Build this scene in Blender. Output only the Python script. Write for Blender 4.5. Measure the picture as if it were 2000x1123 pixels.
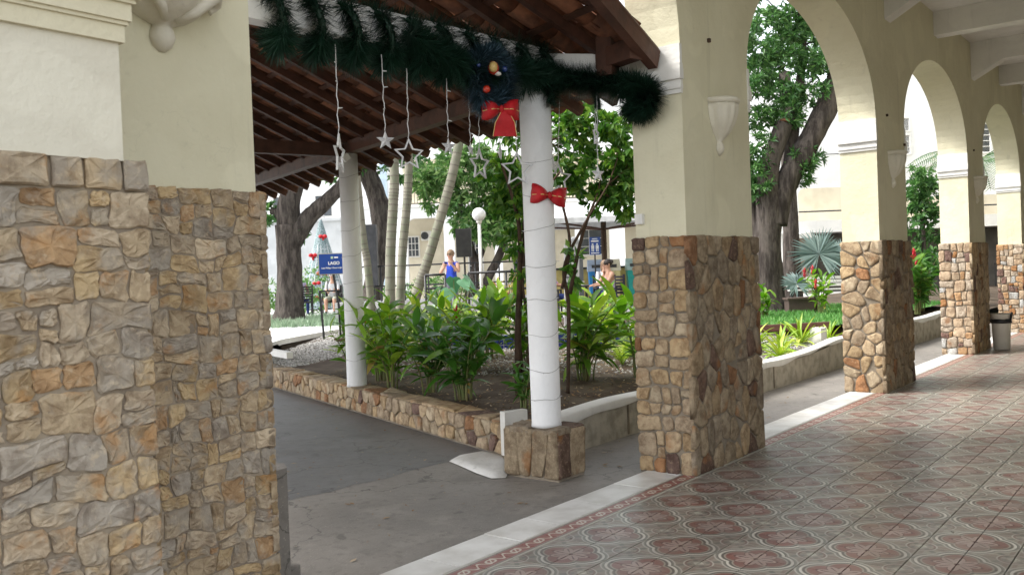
import bpy, bmesh, math, random
import numpy as np
from mathutils import Vector, Matrix, Euler, noise

random.seed(7)
rng = np.random.default_rng(7)
for _o in list(bpy.data.objects):
    bpy.data.objects.remove(_o)
SC = bpy.context.scene
COL = SC.collection
R = math.radians

# ------------------------------------------------------------------ camera
cd = bpy.data.cameras.new('camera')
cam = bpy.data.objects.new('camera', cd)
COL.objects.link(cam)
SC.camera = cam
cd.sensor_width = 36.0
cd.lens = 31.46
cd.clip_start = 0.05
cd.clip_end = 2000
CAM = Vector((-5.4183, -2.7646, 1.40))
_f = Vector((math.cos(0.6683) * math.cos(-0.0136), math.sin(0.6683) * math.cos(-0.0136), math.sin(-0.0136)))
_r = _f.cross(Vector((0, 0, 1))).normalized()
_u = _r.cross(_f)
_c, _s = math.cos(-0.0376), math.sin(-0.0376)
_r2 = _r * _c + _u * _s
_u2 = -_r * _s + _u * _c
mw = Matrix((_r2, _u2, -_f)).transposed().to_4x4()
mw.translation = CAM
cam.matrix_world = mw
cd.dof.use_dof = True
cd.dof.focus_distance = 7.0
cd.dof.aperture_fstop = 8.0

# ------------------------------------------------------------------ world, sun, exposure
SUN_EL, SUN_AZ = R(50), R(318)
w = bpy.data.worlds.new('World')
SC.world = w
w.use_nodes = True
nt = w.node_tree
for n in list(nt.nodes):
    nt.nodes.remove(n)
wo = nt.nodes.new('ShaderNodeOutputWorld')
bg = nt.nodes.new('ShaderNodeBackground')
sky = nt.nodes.new('ShaderNodeTexSky')
sky.sky_type = 'NISHITA'
sky.sun_disc = False
sky.sun_elevation = SUN_EL
sky.sun_rotation = SUN_AZ
sky.air_density = 1.0
sky.dust_density = 2.0
sky.ozone_density = 1.0
hs = nt.nodes.new('ShaderNodeHueSaturation')
hs.inputs['Saturation'].default_value = 0.22
nt.links.new(sky.outputs[0], hs.inputs['Color'])
nt.links.new(hs.outputs[0], bg.inputs['Color'])
bg.inputs['Strength'].default_value = 0.15
nt.links.new(bg.outputs[0], wo.inputs['Surface'])
sl = bpy.data.lights.new('sun', 'SUN')
sl.energy = 1.5
sl.angle = R(18)
sl.color = (1.0, 0.96, 0.9)
so = bpy.data.objects.new('sun', sl)
COL.objects.link(so)
# direction towards the sun (Blender sky: rotation measured from +Y towards +X)
sd = Vector((math.sin(SUN_AZ) * math.cos(SUN_EL), math.cos(SUN_AZ) * math.cos(SUN_EL), math.sin(SUN_EL)))
so.rotation_euler = sd.to_track_quat('Z', 'Y').to_euler()
so.location = (0, 0, 30)
SC.view_settings.view_transform = 'Standard'
SC.view_settings.look = 'None'
SC.view_settings.gamma = 1.0
SC.view_settings.exposure = 1.75
SC.view_settings.use_curve_mapping = False
SC.render.engine = 'CYCLES'
SC.cycles.max_bounces = 8
SC.cycles.diffuse_bounces = 5
SC.cycles.glossy_bounces = 3
SC.cycles.transparent_max_bounces = 6
SC.cycles.use_denoising = True

# ------------------------------------------------------------------ materials
class NB:
    """small helper that writes shader maths"""
    def __init__(self, name):
        self.m = bpy.data.materials.new(name)
        self.m.use_nodes = True
        self.t = self.m.node_tree
        for n in list(self.t.nodes):
            self.t.nodes.remove(n)
        self.out = self.t.nodes.new('ShaderNodeOutputMaterial')
        self.b = self.t.nodes.new('ShaderNodeBsdfPrincipled')
        self.t.links.new(self.b.outputs[0], self.out.inputs[0])
    def n(self, kind, **kw):
        x = self.t.nodes.new(kind)
        for k, v in kw.items():
            setattr(x, k, v)
        return x
    def put(self, sock, val):
        if hasattr(val, 'is_linked') or isinstance(val, bpy.types.NodeSocket):
            self.t.links.new(val, sock)
        else:
            sock.default_value = val
    def M(self, op, a, b=None, c=None):
        x = self.n('ShaderNodeMath', operation=op)
        self.put(x.inputs[0], a)
        if b is not None:
            self.put(x.inputs[1], b)
        if c is not None:
            self.put(x.inputs[2], c)
        return x.outputs[0]
    def mix(self, fac, a, b, blend='MIX'):
        x = self.n('ShaderNodeMix', data_type='RGBA', blend_type=blend)
        self.put(x.inputs['Factor'], fac)
        self.put(x.inputs['A'], (*a, 1) if isinstance(a, tuple) and len(a) == 3 else a)
        self.put(x.inputs['B'], (*b, 1) if isinstance(b, tuple) and len(b) == 3 else b)
        return x.outputs['Result']
    def noise(self, scale, detail=4, rough=.55, vec=None, stretch=None, off=None):
        x = self.n('ShaderNodeTexNoise')
        x.inputs['Scale'].default_value = scale
        x.inputs['Detail'].default_value = detail
        x.inputs['Roughness'].default_value = rough
        if vec is None:
            vec = self.pos()
        if stretch is not None:
            mp = self.n('ShaderNodeMapping')
            mp.inputs['Scale'].default_value = stretch
            self.put(mp.inputs['Vector'], vec)
            vec = mp.outputs[0]
        if off is not None:
            va = self.n('ShaderNodeVectorMath', operation='ADD')
            self.put(va.inputs[0], vec)
            cb = self.n('ShaderNodeCombineXYZ')
            self.put(cb.inputs[0], off)
            self.put(cb.inputs[1], off)
            self.put(va.inputs[1], cb.outputs[0])
            vec = va.outputs[0]
        self.put(x.inputs['Vector'], vec)
        return x.outputs['Fac']
    def pos(self):
        if not hasattr(self, '_p'):
            self._p = self.n('ShaderNodeNewGeometry')
        return self._p.outputs['Position']
    def island(self):
        self.pos()
        return self._p.outputs['Random Per Island']
    def objinfo(self, o='Random'):
        if not hasattr(self, '_oi'):
            self._oi = self.n('ShaderNodeObjectInfo')
        return self._oi.outputs[o]
    def ramp(self, fac, stops):
        x = self.n('ShaderNodeValToRGB')
        el = x.color_ramp.elements
        while len(el) > 1:
            el.remove(el[-1])
        el[0].position = stops[0][0]
        el[0].color = (*stops[0][1], 1)
        for p, c in stops[1:]:
            e = el.new(p)
            e.color = (*c, 1)
        self.put(x.inputs[0], fac)
        return x.outputs[0]
    def sm(self, v, lo, hi):
        x = self.n('ShaderNodeMapRange', interpolation_type='SMOOTHSTEP')
        self.put(x.inputs['Value'], v)
        x.inputs['From Min'].default_value = lo
        x.inputs['From Max'].default_value = hi
        return x.outputs[0]
    def bump(self, h, strength=.4, dist=.01):
        x = self.n('ShaderNodeBump')
        x.inputs['Strength'].default_value = strength
        x.inputs['Distance'].default_value = dist
        self.put(x.inputs['Height'], h)
        self.put(self.b.inputs['Normal'], x.outputs[0])
    def fin(self, col=None, rough=.7, spec=.35, metal=0.0):
        if col is not None:
            self.put(self.b.inputs['Base Color'], (*col, 1) if isinstance(col, tuple) and len(col) == 3 else col)
        self.put(self.b.inputs['Roughness'], rough)
        self.b.inputs['Specular IOR Level'].default_value = spec
        self.b.inputs['Metallic'].default_value = metal
        return self.m

def simple(name, col, rough=.6, col2=None, scale=6, spec=.35, bump=0, bscale=40, metal=0.0, var=.0):
    k = NB(name)
    c2 = col2 if col2 else tuple(x * .8 for x in col)
    c = k.mix(k.sm(k.noise(scale, 5), .35, .7), col, c2)
    if var:
        f = k.M('FRACT', k.M('ADD', k.island(), k.objinfo()))
        v = k.M('ADD', k.M('MULTIPLY', f, 2 * var), 1 - var)
        hv = k.n('ShaderNodeHueSaturation')
        k.put(hv.inputs['Value'], v)
        k.put(hv.inputs['Color'], c)
        c = hv.outputs[0]
    if bump:
        k.bump(k.noise(bscale, 4), bump, .01)
    return k.fin(c, rough, spec, metal)

def leafmat(name, c1, c2, c3=None, trans=.25, rough=.42, spec=.5):
    k = NB(name)
    f = k.M('FRACT', k.M('ADD', k.island(), k.objinfo()))
    st = [(0, c1), (.6, c2)]
    if c3:
        st.append((.97, c3))
    c = k.ramp(f, st)
    k.fin(c, rough, spec)
    tr = k.n('ShaderNodeBsdfTranslucent')
    hv = k.n('ShaderNodeHueSaturation')
    hv.inputs['Saturation'].default_value = 1.1
    hv.inputs['Value'].default_value = 1.3
    k.put(hv.inputs['Color'], c)
    k.put(tr.inputs[0], hv.outputs[0])
    mx = k.n('ShaderNodeMixShader')
    mx.inputs[0].default_value = trans
    k.t.links.new(k.b.outputs[0], mx.inputs[1])
    k.t.links.new(tr.outputs[0], mx.inputs[2])
    k.t.links.new(mx.outputs[0], k.out.inputs[0])
    return k.m

def m_stone():
    k = NB('rough_stone')
    base = k.objinfo('Color')
    rnd = k.M('MULTIPLY', k.objinfo('Random'), 37.0)
    n1 = k.noise(13, 8, .68, off=rnd)
    n2 = k.noise(38, 8, .72, off=rnd)
    n3 = k.noise(5, 3, .5, off=k.M('ADD', rnd, 9.0))
    dark = k.mix(1.0, base, (.55, .5, .47), 'MULTIPLY')
    lite = k.mix(.55, base, (.52, .40, .26))
    c = k.mix(k.sm(n1, .36, .62), dark, base)
    c = k.mix(k.M('MULTIPLY', k.sm(n2, .5, .74), .75), c, lite)
    c = k.mix(k.M('MULTIPLY', k.sm(n3, .58, .74), .65), c, (.27, .115, .035))
    k.bump(k.M('ADD', k.noise(30, 8, .7, stretch=(1, 1, .45)), k.M('MULTIPLY', n1, .8)), .9, .018)
    return k.fin(c, .8, .25)

def m_stone2():
    k = NB('weathered_dry_stone')
    base = k.objinfo('Color')
    rnd = k.M('MULTIPLY', k.objinfo('Random'), 37.0)
    n1 = k.noise(11, 9, .7, off=rnd)
    n2 = k.noise(30, 9, .74, off=rnd)
    n3 = k.noise(6, 6, .6, off=k.M('ADD', rnd, 9.0))
    n4 = k.noise(8, 6, .62, off=k.M('ADD', rnd, 21.0))
    c = k.mix(k.sm(n1, .38, .60), k.mix(1.0, base, (.62, .58, .55), 'MULTIPLY'), base)
    c = k.mix(k.M('MULTIPLY', k.sm(n3, .48, .62), .75), c, (.36, .32, .265))
    c = k.mix(k.M('MULTIPLY', k.sm(n2, .50, .68), .7), c, (.58, .47, .33))
    c = k.mix(k.M('MULTIPLY', k.sm(n4, .56, .68), .6), c, (.42, .215, .075))
    c = k.mix(k.M('MULTIPLY', k.sm(k.noise(70, 4, .6, off=rnd), .62, .78), .6), c, (.09, .07, .055))
    k.bump(k.M('ADD', n2, k.M('MULTIPLY', n1, 1.2)), .6, .014)
    return k.fin(c, .82, .22)

def m_plaster(name, c1, c2, stain=.25):
    k = NB(name)
    n1 = k.noise(1.1, 7, .62)
    n2 = k.noise(17, 6, .65)
    c = k.mix(k.sm(n1, .38, .66), c1, c2)
    patch = k.sm(k.noise(2.3, 2, .4, off=7.0), .60, .63)
    c = k.mix(k.M('MULTIPLY', patch, .35), c, tuple(min(.85, x * 1.12) for x in c1))
    c = k.mix(k.M('MULTIPLY', k.sm(n2, .58, .8), stain), c, tuple(x * .7 for x in c2))
    streak = k.noise(3.4, 6, .65, stretch=(3, 3, .22))
    c = k.mix(k.M('MULTIPLY', k.sm(streak, .56, .76), stain * 1.1), c, tuple(x * .62 for x in c2))
    vo = k.n('ShaderNodeTexVoronoi', feature='DISTANCE_TO_EDGE')
    vo.inputs['Scale'].default_value = 1.1
    wv = k.n('ShaderNodeVectorMath', operation='ADD')
    k.put(wv.inputs[0], k.pos())
    nt_ = k.n('ShaderNodeTexNoise')
    nt_.inputs['Scale'].default_value = 4
    nt_.inputs['Detail'].default_value = 6
    k.put(nt_.inputs['Vector'], k.pos())
    k.put(wv.inputs[1], nt_.outputs['Color'])
    k.put(vo.inputs['Vector'], wv.outputs[0])
    crack = k.M('MULTIPLY', k.M('SUBTRACT', 1.0, k.sm(vo.outputs['Distance'], .0, .004)), k.sm(k.noise(1.7, 3, .5, off=3.0), .52, .6))
    c = k.mix(k.M('MULTIPLY', crack, .16), c, tuple(x * .5 for x in c2))
    k.bump(k.M('ADD', k.M('MULTIPLY', k.noise(55, 4), .5), k.M('ADD', k.M('MULTIPLY', k.noise(7, 4, .6), 2.2), k.noise(2.0, 2))), .35, .012)
    return k.fin(c, .75, .25)

def m_tile():
    k = NB('patterned_cement_tile')
    uv = k.n('ShaderNodeUVMap')
    sx = k.n('ShaderNodeSeparateXYZ')
    k.put(sx.inputs[0], uv.outputs[0])
    u, v = sx.outputs[0], sx.outputs[1]
    M = k.M
    def ln(a, b):
        return M('SQRT', M('ADD', M('MULTIPLY', a, a), M('MULTIPLY', b, b)))
    d = M('SUBTRACT', M('MINIMUM', ln(M('SUBTRACT', u, .37), v), ln(u, M('SUBTRACT', v, .37))), .51)
    r = ln(u, v)
    th = M('ARCTAN2', v, u)
    def band(x, c, w_, soft=.018):
        return M('SUBTRACT', 1.0, k.sm(M('ABSOLUTE', M('SUBTRACT', x, c)), w_, w_ + soft))
    rr = M('ADD', M('MULTIPLY', k.objinfo(), .5), k.noise(2.2, 3))
    ground = k.mix(k.sm(rr, .4, .95), (.245, .222, .182), (.195, .172, .142))
    wcoord, zcoord = M('SUBTRACT', 1.0, u), M('SUBTRACT', 1.0, v)
    r2 = ln(wcoord, zcoord)
    # outside the medallion: grey blades on the diagonal, pale heart in the corner
    blade = M('MULTIPLY', M('SUBTRACT', 1.0, k.sm(M('ABSOLUTE', M('SUBTRACT', u, v)), .05, .11)), M('MULTIPLY', k.sm(r2, .16, .2), M('SUBTRACT', 1.0, k.sm(r2, .5, .56))))
    c = k.mix(M('MULTIPLY', blade, .8), ground, (.10, .10, .088))
    side = M('MULTIPLY', band(M('MINIMUM', wcoord, zcoord), .10, .035), M('MULTIPLY', k.sm(r2, .25, .32), M('SUBTRACT', 1.0, k.sm(r2, .6, .68))))
    c = k.mix(M('MULTIPLY', side, .75), c, (.17, .115, .098))
    c = k.mix(M('SUBTRACT', 1.0, k.sm(M('ADD', wcoord, zcoord), .13, .17)), c, (.34, .325, .27))
    c = k.mix(M('MULTIPLY', band(d, .085, .012), .7), c, (.15, .15, .13))
    # inside
    ins = M('SUBTRACT', 1.0, k.sm(d, -.15, -.13))
    red = k.mix(k.sm(k.noise(1.7, 3), .4, .7), (.175, .078, .064), (.145, .076, .064))
    inner = red
    cos4 = M('COSINE', M('MULTIPLY', th, 4.0))
    sin4 = M('SINE', M('MULTIPLY', th, 4.0))
    pet = M('SUBTRACT', r, M('ADD', .33, M('MULTIPLY', M('ABSOLUTE', cos4), .2)))
    pin = M('SUBTRACT', 1.0, k.sm(pet, -.02, .0))
    inner = k.mix(M('MULTIPLY', pin, .9), inner, (.30, .225, .195))
    inner = k.mix(M('MULTIPLY', band(pet, 0.0, .012), .9), inner, (.075, .035, .032))
    spoke = M('MULTIPLY', M('SUBTRACT', 1.0, k.sm(M('ABSOLUTE', sin4), .16, .34)), M('MULTIPLY', k.sm(r, .12, .16), M('SUBTRACT', 1.0, k.sm(r, .40, .46))))
    inner = k.mix(M('MULTIPLY', spoke, .95), inner, (.075, .03, .03))
    inner = k.mix(band(r, .10, .02), inner, (.26, .20, .165))
    inner = k.mix(M('SUBTRACT', 1.0, k.sm(r, .05, .07)), inner, (.08, .03, .03))
    c = k.mix(ins, c, inner)
    c = k.mix(band(d, -.125, .010), c, (.25, .23, .19))
    c = k.mix(band(d, -.075, .016), c, (.085, .075, .065))
    c = k.mix(band(d, 0.0, .024), c, (.46, .44, .385))
    c = k.mix(band(d, .045, .008), c, (.12, .115, .10))
    c = k.mix(band(d, .115, .010), c, (.34, .325, .28))
    c = k.mix(M('MULTIPLY', band(r2, .34, .014), k.sm(d, .12, .14)), c, (.33, .315, .27))
    c = k.mix(M('MULTIPLY', band(r2, .30, .016), k.sm(d, .12, .14)), c, (.15, .095, .082))
    # wear
    c = k.mix(M('MULTIPLY', k.sm(k.noise(4, 7, .72), .42, .7), .5), c, (.23, .205, .18))
    c = k.mix(M('MULTIPLY', k.sm(k.noise(.9, 4, .6), .5, .75), .35), c, (.15, .125, .105))
    hv = k.n('ShaderNodeHueSaturation')
    k.put(hv.inputs['Value'], M('ADD', .86, M('MULTIPLY', k.M('FRACT', M('ADD', k.objinfo(), k.island())), .34)))
    k.put(hv.inputs['Color'], c)
    k.bump(k.noise(25, 3), .06, .004)
    return k.fin(hv.outputs[0], M('ADD', .15, M('MULTIPLY', k.noise(5, 6, .65), .42)), .5)

def m_border():
    k = NB('border_cement_tile')
    uv = k.n('ShaderNodeUVMap')
    sx = k.n('ShaderNodeSeparateXYZ')
    k.put(sx.inputs[0], uv.outputs[0])
    u, v = sx.outputs[0], sx.outputs[1]
    M = k.M
    def band(x, c, w_, soft=.03):
        return M('SUBTRACT', 1.0, k.sm(M('ABSOLUTE', M('SUBTRACT', x, c)), w_, w_ + soft))
    c = k.mix(band(v, .5, .30), (.40, .38, .32), (.22, .07, .055))
    wave = M('ADD', .5, M('MULTIPLY', M('SINE', M('MULTIPLY', u, 12.566)), .17))
    c = k.mix(band(v, wave, .035), c, (.50, .45, .37))
    ring = M('SUBTRACT', M('SQRT', M('ADD', M('POWER', M('SUBTRACT', u, .5), 2.0), M('POWER', M('SUBTRACT', v, .5), 2.0))), .15)
    c = k.mix(band(ring, 0, .02), c, (.48, .44, .37))
    c = k.mix(band(v, .14, .02), c, (.14, .11, .1))
    c = k.mix(band(v, .86, .02), c, (.14, .11, .1))
    c = k.mix(M('MULTIPLY', k.sm(k.noise(6, 5, .7), .5, .75), .4), c, (.36, .34, .30))
    return k.fin(c, .38, .45)

PLASTER = m_plaster('cream_plaster', (.67, .635, .475), (.61, .572, .415), .32)
TRIM = m_plaster('white_trim_paint', (.76, .75, .72), (.66, .65, .62), .3)
WALLW = m_plaster('white_wall_paint', (.82, .82, .81), (.76, .76, .75), .14)
WALLC = m_plaster('cream_far_wall', (.74, .69, .56), (.66, .61, .48), .15)
WALLG = m_plaster('grey_far_wall', (.52, .54, .55), (.45, .47, .48), .2)
STONE = m_stone()
STONE2 = m_stone2()
MORTAR2 = simple('sandy_mortar', (.33, .275, .205), .9, (.21, .17, .13), 9, .2, .7, 50)
MORTAR = simple('mortar', (.24, .20, .15), .9, (.16, .135, .105), 7, .2, .6, 60)
TILE = m_tile()
BORDER = m_border()
BED = simple('joint_grout', (.075, .06, .05), .8, (.12, .10, .085), 5)
CURBT = simple('white_curb_tile', (.70, .69, .66), .4, (.52, .50, .46), 4, .4, .1, 30, var=.07)
WOOD = simple('dark_roof_wood', (.085, .037, .025), .6, (.05, .023, .016), 9, .3, .3, 50, var=.3)
WOOD2 = simple('red_brown_timber', (.105, .048, .032), .6, (.06, .03, .021), 7, .35, .25, 40)
CLAY = simple('clay_roof_tile', (.23, .10, .057), .8, (.10, .05, .035), 8, .2, .4, 40, var=.35)
CLAY2 = simple('clay_edge_tile', (.30, .15, .075), .8, (.16, .08, .045), 12, .2, .4, 40, var=.2)
WHITE = m_plaster('white_column_paint', (.78, .78, .78), (.70, .70, .70), .35)
BLACK = simple('black_painted_metal', (.015, .015, .017), .45, (.03, .03, .03), 8, .45)
DKGREY = simple('dark_grey_plastic', (.03, .032, .036), .5, (.05, .05, .055), 6, .4)
CABLE = simple('grey_wire', (.22, .21, .2), .5, (.16, .15, .15), 8)
ACRYL = simple('clear_white_acrylic', (.60, .60, .60), .25, (.48, .48, .50), 8, .6)
RED = simple('red_velvet', (.46, .012, .018), .55, (.34, .008, .012), 12, .3, .3, 60)
GOLD = simple('gold_trim', (.62, .43, .16), .35, (.5, .35, .12), 8, .5)
REDBALL = simple('red_bauble', (.55, .04, .015), .12, (.5, .03, .01), 4, .6)
BLUEBALL = simple('blue_bauble', (.02, .05, .2), .12, (.02, .04, .14), 4, .6)
TINSEL = leafmat('green_tinsel', (.006, .024, .013), (.010, .036, .02), (.03, .07, .05), .06, .4, .3)
TINSEL2 = leafmat('blue_green_tinsel', (.010, .026, .032), (.022, .05, .065), (.14, .22, .30), .05, .3)
SOIL = simple('dark_garden_soil', (.075, .055, .042), .95, (.14, .115, .09), 3.0, .1, .9, 30)
GRAVEL = simple('gravel_stone', (.40, .39, .37), .9, (.26, .25, .24), 30, .2, .5, 60, var=.4)
LITTER = leafmat('dry_leaf', (.22, .13, .06), (.30, .20, .11), (.40, .33, .24), .05, .8, .2)
k_ = NB('dark_bark')
_n = k_.noise(9, 8, .7, stretch=(1, 1, .22))
_n2 = k_.noise(2.0, 4, .6)
_c = k_.mix(k_.sm(_n, .36, .66), (.035, .029, .026), (.12, .102, .09))
_c = k_.mix(k_.M('MULTIPLY', k_.sm(_n2, .5, .7), .5), _c, (.075, .068, .06))
k_.bump(_n, 1.0, .05)
BARK = k_.fin(_c, .95, .12)
BARK2 = simple('brown_stem_bark', (.085, .055, .038), .9, (.05, .035, .026), 14, .2, .6, 40)
LEAFG = leafmat('ginger_leaf', (.08, .20, .022), (.15, .31, .035), (.30, .43, .06), .42, .34)
LEAFD = leafmat('dark_ginger_leaf', (.04, .12, .02), (.075, .20, .03), (.17, .31, .05), .34, .30)
LEAFY = leafmat('yellow_green_leaf', (.19, .33, .03), (.30, .44, .05), (.46, .52, .10), .3, .4)
CROWN1 = leafmat('broad_tree_leaf', (.035, .10, .028), (.07, .18, .045), (.14, .27, .08), .28, .38)
CROWN2 = leafmat('mango_leaf', (.06, .15, .04), (.13, .26, .07), (.28, .39, .16), .4, .30)
CROWN3 = leafmat('near_shrub_leaf', (.04, .12, .02), (.09, .22, .035), (.22, .36, .06), .45, .36)
PALMLF = leafmat('palm_leaflet', (.06, .13, .06), (.10, .20, .09), (.22, .26, .12), .25)
FANLF = leafmat('blue_fan_leaf', (.14, .21, .20), (.19, .27, .26), (.25, .33, .31), .15, .5)
TAROLF = leafmat('taro_leaf', (.06, .17, .08), (.10, .24, .12), None, .25, .4)
CROTON = leafmat('croton_leaf', (.12, .16, .03), (.40, .30, .05), (.40, .09, .05), .2, .4)
GRASS = leafmat('lawn_blade', (.06, .20, .035), (.09, .27, .05), (.16, .33, .08), .2, .6)
GRASS2 = leafmat('pale_grass_blade', (.16, .24, .15), (.22, .31, .2), (.30, .38, .26), .2, .6)
FLOWER = simple('red_ginger_flower', (.50, .012, .03), .5, (.40, .01, .03), 20)
STEMM = simple('green_cane', (.12, .16, .05), .6, (.15, .12, .05), 14, .3)

def m_palmtrunk():
    k = NB('ringed_palm_bark')
    sp = k.n('ShaderNodeSeparateXYZ')
    k.put(sp.inputs[0], k.pos())
    c = k.mix(k.sm(k.noise(4, 5), .35, .7), (.235, .22, .18), (.165, .18, .125))
    k.bump(k.noise(30, 4), .3, .01)
    return k.fin(c, .85, .2)
PALMB = m_palmtrunk()
RINGM = simple('palm_ring_scar', (.13, .12, .10), .9, (.17, .15, .12), 20)

def m_path(name, c1, c2, c3, dark, rough0):
    k = NB(name)
    n1 = k.noise(.6, 7, .62)
    n2 = k.noise(2.6, 7, .68)
    n3 = k.noise(16, 6, .65)
    c = k.mix(k.sm(n1, .36, .66), c1, c2)
    c = k.mix(k.M('MULTIPLY', k.sm(n2, .48, .68), .6), c, c3)
    c = k.mix(k.M('MULTIPLY', k.sm(n3, .50, .72), .55), c, dark)
    c = k.mix(k.M('MULTIPLY', k.sm(k.noise(90, 3, .6), .60, .72), .5), c, tuple(min(.6, x * 1.5) for x in c3))
    c = k.mix(k.M('MULTIPLY', k.sm(k.noise(5.5, 2, .4, off=11.0), .68, .73), .5), c, tuple(x * .55 for x in dark))
    c = k.mix(k.M('MULTIPLY', k.sm(k.noise(1.5, 3, .5, off=5.0), .58, .70), .45), c, dark)
    vo = k.n('ShaderNodeTexVoronoi', feature='DISTANCE_TO_EDGE')
    vo.inputs['Scale'].default_value = .55
    wv = k.n('ShaderNodeVectorMath', operation='ADD')
    k.put(wv.inputs[0], k.pos())
    nt_ = k.n('ShaderNodeTexNoise')
    nt_.inputs['Scale'].default_value = 2.4
    nt_.inputs['Detail'].default_value = 7
    k.put(nt_.inputs['Vector'], k.pos())
    k.put(wv.inputs[1], nt_.outputs['Color'])
    k.put(vo.inputs['Vector'], wv.outputs[0])
    crack = k.M('SUBTRACT', 1.0, k.sm(vo.outputs['Distance'], .001, .006))
    c = k.mix(k.M('MULTIPLY', crack, .6), c, tuple(x * .4 for x in dark))
    k.bump(k.M('SUBTRACT', k.M('ADD', k.noise(70, 4), k.noise(8, 4)), crack), .3, .006)
    return k.fin(c, k.M('ADD', rough0, k.M('MULTIPLY', n2, .35)), .4)
CONC = m_path('worn_concrete', (.235, .215, .19), (.17, .155, .138), (.285, .262, .23), (.105, .095, .083), .42)
DARKC = m_path('dark_sealed_concrete', (.125, .122, .12), (.155, .15, .145), (.20, .19, .175), (.085, .08, .078), .34)
PLAZA = simple('pale_plaza_paving', (.46, .455, .45), .8, (.38, .375, .37), 1.2, .3, .2, 30)
WHITEP = simple('white_path_paving', (.66, .66, .66), .8, (.55, .55, .55), 1.4, .3, .15, 30)
PEBBLE = simple('pebble_wall_render', (.52, .48, .40), .85, (.34, .31, .25), 9, .25, .9, 90)
GROUNDM = simple('bare_ground', (.20, .18, .15), .95, (.12, .14, .08), .6, .1, .6, 12)

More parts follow.
